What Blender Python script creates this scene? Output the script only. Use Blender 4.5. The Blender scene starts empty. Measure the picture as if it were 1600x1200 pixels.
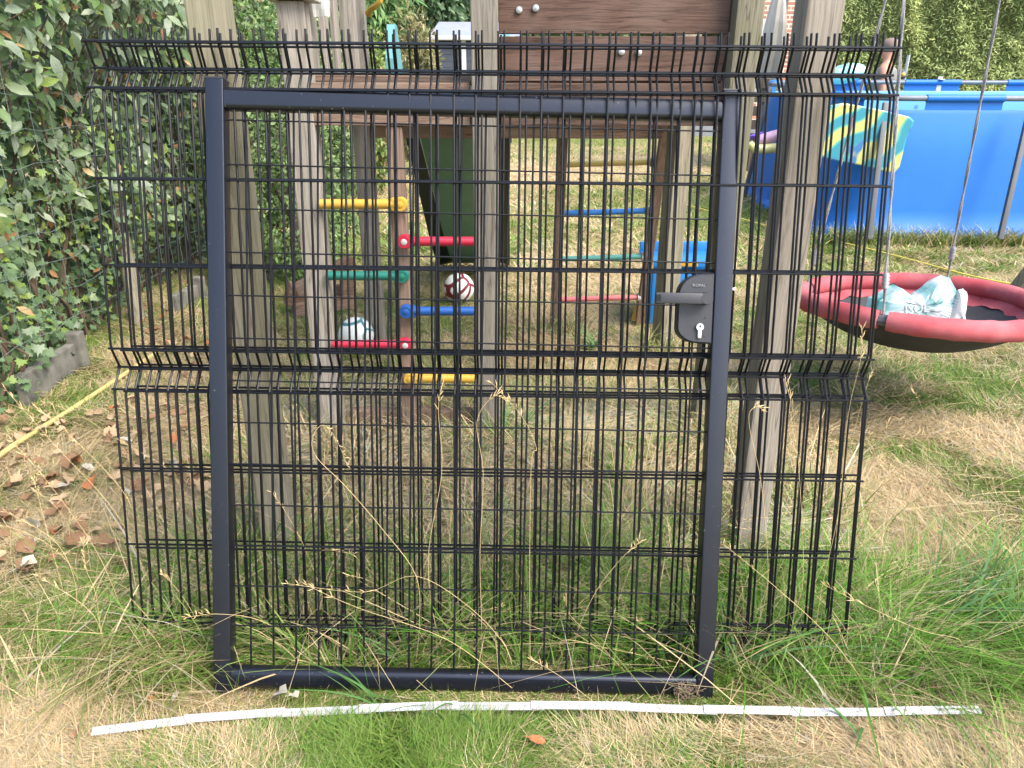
import bpy, bmesh, math, random
import numpy as np
from mathutils import Vector, Matrix, Euler

# ------------------------------------------------------------------ camera, world, sun, exposure
sc = bpy.context.scene
C = sc.collection
R = math.radians
F_PX, PITCH, ROLL, CAM_H = 1150.0, R(21.554), R(0.14), 1.3627
cam_data = bpy.data.cameras.new('camera')
cam = bpy.data.objects.new('camera', cam_data); C.objects.link(cam)
cam_data.sensor_width = 36.0
cam_data.lens = F_PX / 1600 * 36
cam_data.clip_start = 0.05; cam_data.clip_end = 400
cam.matrix_world = Matrix.Translation((0, 0, CAM_H)) @ Matrix.Rotation(math.pi/2 - PITCH, 4, 'X') @ Matrix.Rotation(ROLL, 4, 'Z')
sc.camera = cam

SUN_EL, SUN_AZ = R(50), R(128)       # azimuth measured clockwise from +Y
world = bpy.data.worlds.new('World'); sc.world = world
world.use_nodes = True
wn = world.node_tree.nodes; wl = world.node_tree.links
sky = wn.new('ShaderNodeTexSky'); sky.sky_type = 'NISHITA'; sky.sun_disc = False
sky.sun_elevation = SUN_EL; sky.sun_rotation = SUN_AZ; sky.dust_density = 3.0; sky.air_density = 1.0; sky.ozone_density = 1.0
hs = wn.new('ShaderNodeHueSaturation'); hs.inputs['Saturation'].default_value = 0.95
wl.new(sky.outputs[0], hs.inputs['Color'])
wl.new(hs.outputs[0], wn['Background'].inputs['Color'])
wn['Background'].inputs['Strength'].default_value = 0.15
sd = bpy.data.lights.new('sun', 'SUN'); sd.energy = 1.5; sd.angle = R(28); sd.color = (1.0, 0.95, 0.87)
sun = bpy.data.objects.new('sun', sd); C.objects.link(sun)
sdir = Vector((math.sin(SUN_AZ)*math.cos(SUN_EL), math.cos(SUN_AZ)*math.cos(SUN_EL), math.sin(SUN_EL)))
sun.rotation_euler = sdir.to_track_quat('Z', 'Y').to_euler()
sun.location = (0, -3, 8)
sc.view_settings.view_transform = 'Standard'; sc.view_settings.look = 'None'
sc.view_settings.gamma = 1.0; sc.view_settings.use_curve_mapping = False
sc.view_settings.exposure = 1.85
sc.cycles.max_bounces = 6; sc.cycles.diffuse_bounces = 3; sc.cycles.transparent_max_bounces = 6
sc.cycles.use_denoising = True

rng = np.random.default_rng(7)
random.seed(7)

# ------------------------------------------------------------------ helpers
def ray(px, py):
    u, v = px - 800, py - 600
    cr, sr = math.cos(ROLL), math.sin(ROLL)
    u, v = u*cr + v*sr, -u*sr + v*cr
    c, s = math.cos(PITCH), math.sin(PITCH)
    return Vector((u/F_PX, c - v/F_PX*s, -s - v/F_PX*c))
def G(px, py, z=0.0):
    """survey point of the photo on the plane of height z"""
    d = ray(px, py); return Vector((0, 0, CAM_H)) + d*((z - CAM_H)/d.z)
def P(px, py, Y):
    """survey point of the photo at ground distance Y"""
    d = ray(px, py); return Vector((0, 0, CAM_H)) + d*(Y/d.y)

class MB:
    def __init__(s): s.v = []; s.f = []; s.m = []
    def add(s, vs, fs, mi=0):
        o = len(s.v); s.v += [tuple(x) for x in vs]; s.f += [tuple(i + o for i in q) for q in fs]; s.m += [mi]*len(fs); return s
    def box(s, c, d, rot=None, mi=0, ch=0.0):
        hx, hy, hz = d[0]/2, d[1]/2, d[2]/2
        if ch <= 0:
            vs = [Vector((x, y, z)) for x in (-hx, hx) for y in (-hy, hy) for z in (-hz, hz)]
            fs = [(0, 1, 3, 2), (4, 6, 7, 5), (0, 4, 5, 1), (2, 3, 7, 6), (0, 2, 6, 4), (1, 5, 7, 3)]
        else:
            bm = bmesh.new(); bmesh.ops.create_cube(bm, size=1)
            for v in bm.verts: v.co = Vector((v.co.x*d[0], v.co.y*d[1], v.co.z*d[2]))
            bmesh.ops.bevel(bm, geom=bm.edges[:], offset=ch, segments=2, profile=0.6, affect='EDGES')
            bm.verts.ensure_lookup_table()
            vs = [v.co.copy() for v in bm.verts]; fs = [[v.index for v in f.verts] for f in bm.faces]; bm.free()
        if rot is not None:
            M = rot.to_matrix() if hasattr(rot, 'to_matrix') else rot
            vs = [M @ v for v in vs]
        c = Vector(c); return s.add([v + c for v in vs], fs, mi)
    def beam(s, p0, p1, w, d, ch=0.004, mi=0, up=(0, 1, 0)):
        p0, p1 = Vector(p0), Vector(p1); z = (p1 - p0); L = z.length; z.normalize()
        y = Vector(up); y = (y - z*y.dot(z)).normalized(); x = y.cross(z)
        return s.box((p0 + p1)/2, (w, d, L), Matrix((x, y, z)).transposed(), mi, ch)
    def tube(s, pts, r, n=8, mi=0, caps=True, ref=None):
        pts = [Vector(p) for p in pts]; rs = r if hasattr(r, '__len__') else [r]*len(pts)
        o = len(s.v); prev = Vector(ref) if ref else None
        for i, p in enumerate(pts):
            t = (pts[min(i+1, len(pts)-1)] - pts[max(i-1, 0)]).normalized()
            if prev is None: prev = Vector((0, 0, 1)) if abs(t.z) < .9 else Vector((0, 1, 0))
            a = (prev - t*prev.dot(t)).normalized(); prev = a; b = t.cross(a)
            for k in range(n):
                q = 2*math.pi*k/n; s.v.append(tuple(p + (a*math.cos(q) + b*math.sin(q))*rs[i]))
        for i in range(len(pts)-1):
            for k in range(n):
                s.f.append((o+i*n+k, o+i*n+(k+1) % n, o+(i+1)*n+(k+1) % n, o+(i+1)*n+k)); s.m.append(mi)
        if caps:
            s.f.append(tuple(o+k for k in reversed(range(n)))); s.m.append(mi)
            s.f.append(tuple(o+(len(pts)-1)*n+k for k in range(n))); s.m.append(mi)
        return s
    def lathe(s, prof, n=16, axis='Z', c=(0, 0, 0), mi=0):
        o = len(s.v); c = Vector(c)
        for (r, h) in prof:
            for k in range(n):
                a = 2*math.pi*k/n; x, y = r*math.cos(a), r*math.sin(a)
                s.v.append(tuple(c + (Vector((x, y, h)) if axis == 'Z' else Vector((h, x, y)) if axis == 'X' else Vector((y, h, x)))))
        for i in range(len(prof)-1):
            for k in range(n):
                s.f.append((o+i*n+k, o+i*n+(k+1) % n, o+(i+1)*n+(k+1) % n, o+(i+1)*n+k)); s.m.append(mi)
        s.f.append(tuple(o+k for k in reversed(range(n)))); s.m.append(mi)
        s.f.append(tuple(o+(len(prof)-1)*n+k for k in range(n))); s.m.append(mi)
        return s
    def ball(s, c, r, nu=16, nv=10, mi=0, rot=None):
        r = r if hasattr(r, '__len__') else (r, r, r); o = len(s.v); c = Vector(c)
        for i in range(nv+1):
            th = math.pi*i/nv
            for k in range(nu):
                a = 2*math.pi*k/nu
                p = Vector((r[0]*math.sin(th)*math.cos(a), r[1]*math.sin(th)*math.sin(a), r[2]*math.cos(th)))
                s.v.append(tuple(c + (rot @ p if rot is not None else p)))
        for i in range(nv):
            for k in range(nu):
                s.f.append((o+i*nu+k, o+(i+1)*nu+k, o+(i+1)*nu+(k+1) % nu, o+i*nu+(k+1) % nu)); s.m.append(mi)
        return s
    def mesh(s, name, mats, smooth=False):
        me = bpy.data.meshes.new(name); me.from_pydata(s.v, [], s.f)
        mats = mats if isinstance(mats, (list, tuple)) else [mats]
        for m in mats: me.materials.append(m)
        if len(mats) > 1: me.polygons.foreach_set('material_index', s.m)
        if smooth: me.polygons.foreach_set('use_smooth', [True]*len(me.polygons))
        me.validate(); me.update()
        if smooth: me.set_sharp_from_angle(angle=R(40))
        return me
    def build(s, name, mats, parent=None, smooth=False, matrix=None):
        return link(name, s.mesh(name, mats, smooth), parent, matrix)

def link(name, me, parent=None, matrix=None):
    o = bpy.data.objects.new(name, me); C.objects.link(o)
    if parent is not None: o.parent = parent
    if matrix is not None: o.matrix_local = matrix
    return o
def tag(o, label=None, cat=None, group=None, kind=None):
    if label: o['label'] = label
    if cat: o['category'] = cat
    if group: o['group'] = group
    if kind: o['kind'] = kind
    return o
def thing(name, label, cat, loc=(0, 0, 0), rot=(0, 0, 0), group=None, matrix=None):
    o = bpy.data.objects.new(name, None); C.objects.link(o); o.empty_display_size = 0.1
    if matrix is not None: o.matrix_world = matrix
    else: o.location = loc; o.rotation_euler = rot
    return tag(o, label, cat, group)

def np_mesh(name, V, T, mat, col=None, smooth=True):
    """triangle soup from numpy arrays, with an optional colour per vertex"""
    me = bpy.data.meshes.new(name); nv, nt = len(V), len(T)
    me.vertices.add(nv); me.vertices.foreach_set('co', np.ascontiguousarray(V, np.float32).ravel())
    me.loops.add(nt*3); me.loops.foreach_set('vertex_index', np.ascontiguousarray(T, np.int32).ravel())
    me.polygons.add(nt); me.polygons.foreach_set('loop_start', np.arange(0, nt*3, 3, dtype=np.int32))
    if smooth: me.polygons.foreach_set('use_smooth', np.ones(nt, bool))
    if col is not None:
        a = me.color_attributes.new('Col', 'FLOAT_COLOR', 'POINT')
        a.data.foreach_set('color', np.concatenate([col, np.ones((nv, 1))], 1).astype(np.float32).ravel())
    me.materials.append(mat); me.update(); me.validate()
    return me

_tab = {}
def vnoise(x, y, scale, seed=0):
    """smooth value noise in 0..1"""
    if seed not in _tab: _tab[seed] = np.random.default_rng(1000+seed).random((256, 256))
    t = _tab[seed]; x = np.asarray(x, float)/scale + 77.3; y = np.asarray(y, float)/scale + 41.7
    xi = np.floor(x).astype(int); yi = np.floor(y).astype(int); fx = x-xi; fy = y-yi
    fx = fx*fx*(3-2*fx); fy = fy*fy*(3-2*fy)
    g = lambda a, b: t[(xi+a) & 255, (yi+b) & 255]
    return (g(0, 0)*(1-fx)+g(1, 0)*fx)*(1-fy) + (g(0, 1)*(1-fx)+g(1, 1)*fx)*fy
def sstep(a, b, x): t = np.clip((np.asarray(x, float)-a)/(b-a), 0, 1); return t*t*(3-2*t)
def gz(x, y):
    """height of the ground"""
    return 0.018*(1-sstep(1.22, 1.42, y)) + 0.02*(vnoise(x, y, .5, 3)-.5)*sstep(.5, 1, y) + 0.05*(vnoise(x, y, 2.7, 4)-.5)*sstep(2.6, 4, y) + .17*sstep(7.2, 11, y) - .016*(1-sstep(.72, .95, np.abs(x)))*sstep(1.27, 1.34, y)*(1-sstep(1.5, 1.7, y))

# ------------------------------------------------------------------ materials
def nt(name):
    m = bpy.data.materials.new(name); m.use_nodes = True
    t = m.node_tree; b = t.nodes['Principled BSDF']; return m, t.nodes, t.links, b
def ramp(n, stops):
    r = n.new('ShaderNodeValToRGB'); e = r.color_ramp.elements
    while len(e) < len(stops): e.new(0.5)
    for el, (p, c) in zip(e, stops): el.position = p; el.color = (*c, 1)
    return r
def paint(name, c1, c2=None, rough=.5, scale=8, bump=0.0, metal=0, spec=.5, bscale=60, detail=4, coat=0):
    m, n, l, b = nt(name)
    tc = n.new('ShaderNodeTexCoord'); no = n.new('ShaderNodeTexNoise'); no.inputs['Scale'].default_value = scale; no.inputs['Detail'].default_value = detail
    l.new(tc.outputs['Object'], no.inputs['Vector'])
    r = ramp(n, [(.3, c1), (.7, c2 or tuple(x*.85 for x in c1))]); l.new(no.outputs['Fac'], r.inputs['Fac']); l.new(r.outputs[0], b.inputs['Base Color'])
    b.inputs['Roughness'].default_value = rough; b.inputs['Metallic'].default_value = metal; b.inputs['Specular IOR Level'].default_value = spec
    b.inputs['Coat Weight'].default_value = coat
    if bump:
        n2 = n.new('ShaderNodeTexNoise'); n2.inputs['Scale'].default_value = bscale; n2.inputs['Detail'].default_value = 3; l.new(tc.outputs['Object'], n2.inputs['Vector'])
        bp = n.new('ShaderNodeBump'); bp.inputs['Strength'].default_value = bump; bp.inputs['Distance'].default_value = .004
        l.new(n2.outputs['Fac'], bp.inputs['Height']); l.new(bp.outputs[0], b.inputs['Normal'])
    return m
def wood(name, light, dark, stain, axis='Z', stain_amt=.5, grain=1.0):
    m, n, l, b = nt(name)
    tc = n.new('ShaderNodeTexCoord'); oi = n.new('ShaderNodeObjectInfo')
    ad = n.new('ShaderNodeVectorMath'); ad.operation = 'ADD'; sc_ = n.new('ShaderNodeVectorMath'); sc_.operation = 'SCALE'; sc_.inputs['Scale'].default_value = 13
    cx = n.new('ShaderNodeCombineXYZ')
    for i in range(3): l.new(oi.outputs['Random'], cx.inputs[i])
    l.new(cx.outputs[0], sc_.inputs[0]); l.new(tc.outputs['Object'], ad.inputs[0]); l.new(sc_.outputs[0], ad.inputs[1])
    mp = n.new('ShaderNodeMapping'); s = {'Z': (1, 1, .035), 'X': (.035, 1, 1), 'Y': (1, .035, 1)}[axis]
    mp.inputs['Scale'].default_value = s; l.new(ad.outputs[0], mp.inputs['Vector'])
    # slow warp so the grain wanders
    nw = n.new('ShaderNodeTexNoise'); nw.inputs['Scale'].default_value = 3; l.new(ad.outputs[0], nw.inputs['Vector'])
    wv = n.new('ShaderNodeMix'); wv.data_type = 'VECTOR'; wv.inputs[0].default_value = .035
    l.new(mp.outputs[0], wv.inputs[4]); l.new(nw.outputs['Color'], wv.inputs[5])
    g = n.new('ShaderNodeTexNoise'); g.inputs['Scale'].default_value = 130*grain; g.inputs['Detail'].default_value = 6; g.inputs['Roughness'].default_value = .65; l.new(wv.outputs[1], g.inputs['Vector'])
    g2 = n.new('ShaderNodeTexNoise'); g2.inputs['Scale'].default_value = 32*grain; g2.inputs['Detail'].default_value = 3; l.new(wv.outputs[1], g2.inputs['Vector'])
    r = ramp(n, [(.30, dark), (.52, light), (.75, tuple(min(1, x*1.12) for x in light))]); l.new(g.outputs['Fac'], r.inputs['Fac'])
    r2 = ramp(n, [(.35, (.62, .6, .58)), (.6, (1, 1, 1))]); l.new(g2.outputs['Fac'], r2.inputs['Fac'])
    mx = n.new('ShaderNodeMix'); mx.data_type = 'RGBA'; mx.blend_type = 'MULTIPLY'; mx.inputs[0].default_value = .7; l.new(r.outputs[0], mx.inputs[6]); l.new(r2.outputs[0], mx.inputs[7])
    st = n.new('ShaderNodeTexNoise'); st.inputs['Scale'].default_value = 4; st.inputs['Detail'].default_value = 5; l.new(ad.outputs[0], st.inputs['Vector'])
    sr = ramp(n, [(.42, (0, 0, 0)), (.68, (stain_amt,)*3)]); l.new(st.outputs['Fac'], sr.inputs['Fac'])
    m2 = n.new('ShaderNodeMix'); m2.data_type = 'RGBA'; l.new(sr.outputs[0], m2.inputs[0]); l.new(mx.outputs[2], m2.inputs[6]); m2.inputs[7].default_value = (*stain, 1)
    # knots
    vo = n.new('ShaderNodeTexVoronoi'); vo.inputs['Scale'].default_value = 3.2
    mk = n.new('ShaderNodeMapping'); mk.inputs['Scale'].default_value = {'Z': (1, 1, .55), 'X': (.55, 1, 1), 'Y': (1, .55, 1)}[axis]; l.new(ad.outputs[0], mk.inputs['Vector']); l.new(mk.outputs[0], vo.inputs['Vector'])
    kr = ramp(n, [(.03, (.75,)*3), (.09, (0, 0, 0))]); l.new(vo.outputs['Distance'], kr.inputs['Fac'])
    m3 = n.new('ShaderNodeMix'); m3.data_type = 'RGBA'; l.new(kr.outputs[0], m3.inputs[0]); l.new(m2.outputs[2], m3.inputs[6]); m3.inputs[7].default_value = (*[x*.45 for x in dark], 1)
    # drying cracks along the grain, and a tone of its own for every piece
    ck = n.new('ShaderNodeTexNoise'); ck.inputs['Scale'].default_value = 17; ck.inputs['Detail'].default_value = 2
    mc = n.new('ShaderNodeMapping'); mc.inputs['Scale'].default_value = {'Z': (1, 1, .05), 'X': (.05, 1, 1), 'Y': (1, .05, 1)}[axis]; l.new(ad.outputs[0], mc.inputs['Vector']); l.new(mc.outputs[0], ck.inputs['Vector'])
    cr_ = ramp(n, [(.488, (1, 1, 1)), (.497, (.30, .28, .26)), (.506, (1, 1, 1))]); l.new(ck.outputs['Fac'], cr_.inputs['Fac'])
    m4 = n.new('ShaderNodeMix'); m4.data_type = 'RGBA'; m4.blend_type = 'MULTIPLY'; m4.inputs[0].default_value = .75; l.new(m3.outputs[2], m4.inputs[6]); l.new(cr_.outputs[0], m4.inputs[7])
    tn = ramp(n, [(0, (.82, .83, .80)), (.5, (1, .98, .95)), (1, (1.12, 1.12, 1.12))]); l.new(oi.outputs['Random'], tn.inputs['Fac'])
    m5 = n.new('ShaderNodeMix'); m5.data_type = 'RGBA'; m5.blend_type = 'MULTIPLY'; m5.inputs[0].default_value = 1; l.new(m4.outputs[2], m5.inputs[6]); l.new(tn.outputs[0], m5.inputs[7])
    l.new(m5.outputs[2], b.inputs['Base Color']); b.inputs['Roughness'].default_value = .85; b.inputs['Specular IOR Level'].default_value = .2
    bp = n.new('ShaderNodeBump'); bp.inputs['Strength'].default_value = .6; bp.inputs['Distance'].default_value = .004; l.new(g.outputs['Fac'], bp.inputs['Height']); l.new(bp.outputs[0], b.inputs['Normal'])
    return m
def leafmat(name, attr=True, rough=.45, trans=.3, tint=None, spec=.4):
    m, n, l, b = nt(name)
    if attr:
        a = n.new('ShaderNodeVertexColor'); a.layer_name = 'Col'; col = a.outputs['Color']
    else:
        oi = n.new('ShaderNodeObjectInfo'); r = ramp(n, tint); l.new(oi.outputs['Random'], r.inputs['Fac'])
        tc = n.new('ShaderNodeTexCoord'); no = n.new('ShaderNodeTexNoise'); no.inputs['Scale'].default_value = 14; l.new(tc.outputs['Object'], no.inputs['Vector'])
        mr = ramp(n, [(.3, (.7, .7, .7)), (.7, (1.15, 1.15, 1.1))]); l.new(no.outputs['Fac'], mr.inputs['Fac'])
        mx = n.new('ShaderNodeMix'); mx.data_type = 'RGBA'; mx.blend_type = 'MULTIPLY'; mx.inputs[0].default_value = 1; l.new(r.outputs[0], mx.inputs[6]); l.new(mr.outputs[0], mx.inputs[7]); col = mx.outputs[2]
    l.new(col, b.inputs['Base Color']); b.inputs['Roughness'].default_value = rough; b.inputs['Specular IOR Level'].default_value = spec
    tr = n.new('ShaderNodeBsdfTranslucent'); l.new(col, tr.inputs['Color'])
    ms = n.new('ShaderNodeMixShader'); ms.inputs[0].default_value = trans
    l.new(b.outputs[0], ms.inputs[1]); l.new(tr.outputs[0], ms.inputs[2]); l.new(ms.outputs[0], n['Material Output'].inputs['Surface'])
    return m

def black_metal(name):
    m, n, l, b = nt(name)
    tc = n.new('ShaderNodeTexCoord')
    sp = n.new('ShaderNodeTexNoise'); sp.inputs['Scale'].default_value = 150; sp.inputs['Detail'].default_value = 2; l.new(tc.outputs['Object'], sp.inputs['Vector'])
    r = ramp(n, [(.71, (.0055, .006, .0095)), (.765, (.20, .19, .17))]); l.new(sp.outputs['Fac'], r.inputs['Fac'])
    du = n.new('ShaderNodeTexNoise'); du.inputs['Scale'].default_value = 5; du.inputs['Detail'].default_value = 6; l.new(tc.outputs['Object'], du.inputs['Vector'])
    r2 = ramp(n, [(.45, (0, 0, 0)), (.85, (.22,)*3)]); l.new(du.outputs['Fac'], r2.inputs['Fac'])
    mx = n.new('ShaderNodeMix'); mx.data_type = 'RGBA'; l.new(r2.outputs[0], mx.inputs[0]); l.new(r.outputs[0], mx.inputs[6]); mx.inputs[7].default_value = (.015, .016, .021, 1)
    l.new(mx.outputs[2], b.inputs['Base Color']); b.inputs['Roughness'].default_value = .33; b.inputs['Specular IOR Level'].default_value = .6; b.inputs['Specular Tint'].default_value = (.80, .86, 1, 1)
    fb = n.new('ShaderNodeTexNoise'); fb.inputs['Scale'].default_value = 500; l.new(tc.outputs['Object'], fb.inputs['Vector'])
    bp = n.new('ShaderNodeBump'); bp.inputs['Strength'].default_value = .12; bp.inputs['Distance'].default_value = .001; l.new(fb.outputs['Fac'], bp.inputs['Height']); l.new(bp.outputs[0], b.inputs['Normal'])
    return m

M = {}
M['frame'] = black_metal('anthracite powder coat')
M['wire'] = paint('coated wire', (.004, .0043, .006), (.006, .0065, .009), rough=.42, spec=.25, scale=20)
M['lock'] = paint('lock plastic', (.016, .017, .022), (.020, .021, .027), rough=.5, bump=.1, bscale=300)
M['badge'] = paint('badge dark', (.006, .006, .008), rough=.5)
M['badge_text'] = paint('badge letters', (.22, .22, .24), rough=.5)
M['steel'] = paint('nickel steel', (.62, .60, .57), (.5, .49, .47), rough=.28, metal=.9)
M['galv'] = paint('galvanised steel', (.45, .46, .47), (.33, .34, .35), rough=.45, metal=.6, scale=30)
M['hole'] = paint('dark hole', (.004, .004, .004), rough=.9)
M['post'] = wood('weathered pine post', (.285, .256, .222), (.155, .138, .12), (.18, .17, .12), 'Z', .35)
M['post_green'] = wood('green tinged pine post', (.265, .24, .185), (.135, .12, .09), (.14, .145, .075), 'Z', .45)
M['post_brown'] = wood('brown pine rail', (.21, .145, .11), (.10, .07, .052), (.14, .11, .08), 'Z', .4)
M['plank'] = wood('brown stained plank', (.112, .068, .053), (.042, .024, .019), (.17, .125, .105), 'X', .5)
M['beam'] = wood('brown pine beam', (.20, .135, .10), (.10, .065, .048), (.22, .185, .15), 'X', .5)
M['oldwood'] = wood('old rotten wood', (.26, .16, .11), (.10, .06, .04), (.28, .22, .17), 'X', .5)
M['darkwood'] = wood('dark garden wood', (.11, .09, .07), (.04, .035, .03), (.08, .08, .05), 'Z', .4)
M['concrete'] = paint('old concrete', (.20, .19, .16), (.085, .085, .07), rough=.95, scale=14, bump=.6, bscale=120, detail=8)
M['yellow'] = paint('yellow plastic', (.50, .30, .035), (.45, .27, .04), rough=.42)
M['red'] = paint('red plastic', (.42, .016, .042), (.37, .015, .04), rough=.42)
M['green'] = paint('green plastic', (.010, .14, .105), (.010, .12, .09), rough=.42)
M['blue'] = paint('blue plastic', (.010, .075, .29), (.010, .065, .25), rough=.42)
M['old_yellow'] = paint('faded yellow plastic', (.52, .39, .11), (.46, .35, .11), rough=.6)
M['old_red'] = paint('faded red plastic', (.58, .16, .16), (.52, .13, .14), rough=.6)
M['old_green'] = paint('faded green plastic', (.09, .32, .27), (.08, .28, .24), rough=.6)
M['old_blue'] = paint('faded blue plastic', (.025, .18, .55), (.025, .16, .48), rough=.6)
M['grey_cap'] = paint('grey plastic cap', (.42, .41, .40), rough=.5)
M['white_cap'] = paint('white plastic', (.46, .455, .42), (.38, .38, .35), rough=.6, scale=3)
M['slide_dark'] = paint('dark green slide', (.10, .22, .16), (.12, .25, .18), rough=.4)
M['slide_edge'] = paint('slide flank', (.008, .017, .018), rough=.4)
M['slide_teal'] = paint('teal slide plastic', (.12, .30, .31), (.10, .26, .28), rough=.4)
M['pool'] = paint('pool vinyl blue', (.010, .115, .41), (.013, .135, .46), rough=.5, spec=.3, scale=1.3, bump=1.0, bscale=2.2)
M['liner'] = None
M['rimtube'] = paint('grey pool tube', (.13, .15, .18), rough=.5)
M['leg'] = paint('dark grey pool leg', (.085, .09, .10), rough=.5)
M['white'] = paint('white', (.50, .50, .49), (.43, .43, .42), rough=.5, scale=4)
M['rope'] = paint('grey rope', (.27, .26, .26), (.17, .165, .17), rough=.9, scale=90, bump=.8, bscale=200)
M['hose'] = paint('yellow hose', (.52, .42, .16), (.46, .37, .14), rough=.5)
M['cord'] = paint('yellow cord', (.62, .52, .10), rough=.7)
M['dirt'] = paint('dry roots', (.20, .14, .10), (.12, .085, .06), rough=.95)
M['grass'] = leafmat('grass blades', True, .55, .28, spec=.25)
M['foliage'] = leafmat('foliage', True, .5, .25)
M['needles'] = leafmat('conifer sprigs', True, .6, .2, spec=.2)
M['stem'] = paint('hedge stems', (.12, .08, .05), (.07, .05, .035), rough=.9)
M['bark'] = paint('bark', (.13, .10, .075), (.07, .055, .04), rough=.95, scale=20, bump=.8)

def liner_mat():
    m, n, l, b = nt('pale blue pool liner with tile print')
    tc = n.new('ShaderNodeTexCoord'); vo = n.new('ShaderNodeTexVoronoi'); vo.inputs['Scale'].default_value = 5; l.new(tc.outputs['Object'], vo.inputs['Vector'])
    r = ramp(n, [(.10, (.03, .12, .26)), (.17, (.07, .26, .44))]); l.new(vo.outputs['Distance'], r.inputs['Fac']); l.new(r.outputs[0], b.inputs['Base Color']); b.inputs['Roughness'].default_value = .35
    return m
M['liner'] = liner_mat()

# ------------------------------------------------------------------ ground and lawn
# dry (1) or green (0) patches, read off the photograph as places on the lawn: (point, radius across, radius deep, dryness)
patches = []
def patch(px, py, rx, ry, d): g = G(px, py); patches.append((g.x, g.y, rx, ry, d))
for a in [(150, 1150, .35, .11, 1.0), (60, 1100, .3, .07, .95), (420, 1180, .25, .06, .62), (620, 1170, .4, .07, .22), (560, 1120, .5, .04, .35), (960, 1165, .16, .03, .95), (830, 1190, .3, .03, .35),
          (1000, 1120, .3, .025, .2), (1280, 1170, .25, .05, .92), (1500, 1170, .3, .05, .7), (1350, 1000, .3, .14, .15), (1200, 1000, .2, .14, .2), (230, 1020, .35, .1, .3), (80, 960, .3, .1, .55),
          (100, 800, .4, .25, .85), (250, 720, .3, .3, .8), (60, 700, .3, .3, .9), (300, 640, .4, .4, .75), (400, 560, .6, .5, .6), (700, 930, .8, .12, .2), (700, 780, .9, .25, .85), (960, 750, .4, .3, .75),
          (1420, 700, .25, .12, .15), (1500, 770, .25, .08, .2), (1420, 790, .25, .12, .75), (1520, 680, .3, .15, .7), (1340, 760, .2, .2, .8), (1560, 860, .2, .1, .6), (1400, 870, .3, .1, .75), (1450, 610, .8, .25, .25),
          (1250, 640, .3, .4, .8), (1180, 560, .4, .4, .65), (650, 640, .4, .25, .55), (560, 580, .5, .4, .65), (930, 560, .5, .4, .8), (780, 500, .7, .5, .7), (660, 430, .6, .6, .75), (950, 430, .8, .6, .75), (900, 360, 1., .7, .45),
          (820, 290, 1.6, 1.4, .95), (950, 280, 1.6, .9, .9), (980, 225, 3, 3, .25), (1090, 270, 1.5, 1.3, .85), (1080, 340, 1.3, 1., .3), (1150, 400, .8, .8, .6), (1400, 410, 1.2, .5, .35), (1300, 430, .8, .4, .7), (650, 330, 1.2, 1., .8)]:
    patch(*a)
PA = np.array(patches)
def dryness(x, y):
    x = np.asarray(x, float); y = np.asarray(y, float)
    wx = x + .18*(vnoise(x, y, .25, 11)-.5) + .3*(vnoise(x, y, .9, 12)-.5)*np.clip(y/4, .2, 2)
    wy = y + .12*(vnoise(x, y, .22, 13)-.5) + .3*(vnoise(x, y, 1.1, 14)-.5)*np.clip(y/4, .2, 2)
    num = .48*.25*np.ones_like(x); den = .25*np.ones_like(x)
    for (cx, cy, rx, ry, d) in PA:
        w = np.exp(-1.3*(((wx-cx)/rx)**2 + ((wy-cy)/ry)**2)); num += d*w*2; den += w*2
    d = num/den
    k = np.clip(y/3, .35, 3)
    d = d + .75*(vnoise(x, y, .16, 21)-.5)*.55 + .8*(vnoise(x/k, y/k, .45, 22)-.5)*.6 + .35*(vnoise(x, y, .05, 23)-.5)*.5
    return np.clip(d, 0, 1)

def ground_mat():
    m, n, l, b = nt('dry lawn soil and thatch')
    a = n.new('ShaderNodeVertexColor'); a.layer_name = 'Col'
    tc = n.new('ShaderNodeTexCoord'); no = n.new('ShaderNodeTexNoise'); no.inputs['Scale'].default_value = 45; no.inputs['Detail'].default_value = 8; no.inputs['Roughness'].default_value = .75; l.new(tc.outputs['Object'], no.inputs['Vector'])
    r = ramp(n, [(.3, (.45, .42, .4)), (.7, (1.25, 1.2, 1.1))]); l.new(no.outputs['Fac'], r.inputs['Fac'])
    mx = n.new('ShaderNodeMix'); mx.data_type = 'RGBA'; mx.blend_type = 'MULTIPLY'; mx.inputs[0].default_value = 1; l.new(a.outputs['Color'], mx.inputs[6]); l.new(r.outputs[0], mx.inputs[7])
    l.new(mx.outputs[2], b.inputs['Base Color']); b.inputs['Roughness'].default_value = .95; b.inputs['Specular IOR Level'].default_value = .1
    bp = n.new('ShaderNodeBump'); bp.inputs['Strength'].default_value = .9; bp.inputs['Distance'].default_value = .02; l.new(no.outputs['Fac'], bp.inputs['Height']); l.new(bp.outputs[0], b.inputs['Normal'])
    return m
M['ground'] = ground_mat()
def axis_steps(a, b, near, far, p=2.2):
    n = 130; t = np.linspace(-1, 1, n); s = np.sign(t)*np.abs(t)**p; return np.where(s < 0, -s*a, s*b)
gx = axis_steps(-60, 60, 0, 0, 2.6); gy = np.concatenate([np.linspace(-20, .4, 8), .45 + 89*np.linspace(0, 1, 190)**2.6])
XX, YY = np.meshgrid(gx, gy, indexing='ij'); ZZ = gz(XX, YY)
gd = dryness(XX, YY)[..., None]
gcol = gd*np.array([.42, .325, .19]) + (1-gd)*np.array([.15, .19, .05])
ni, nj = XX.shape; idx = np.arange(ni*nj).reshape(ni, nj)
q = np.stack([idx[:-1, :-1], idx[1:, :-1], idx[1:, 1:], idx[:-1, 1:]], -1).reshape(-1, 4)
T = np.concatenate([q[:, [0, 1, 2]], q[:, [0, 2, 3]]])
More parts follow.
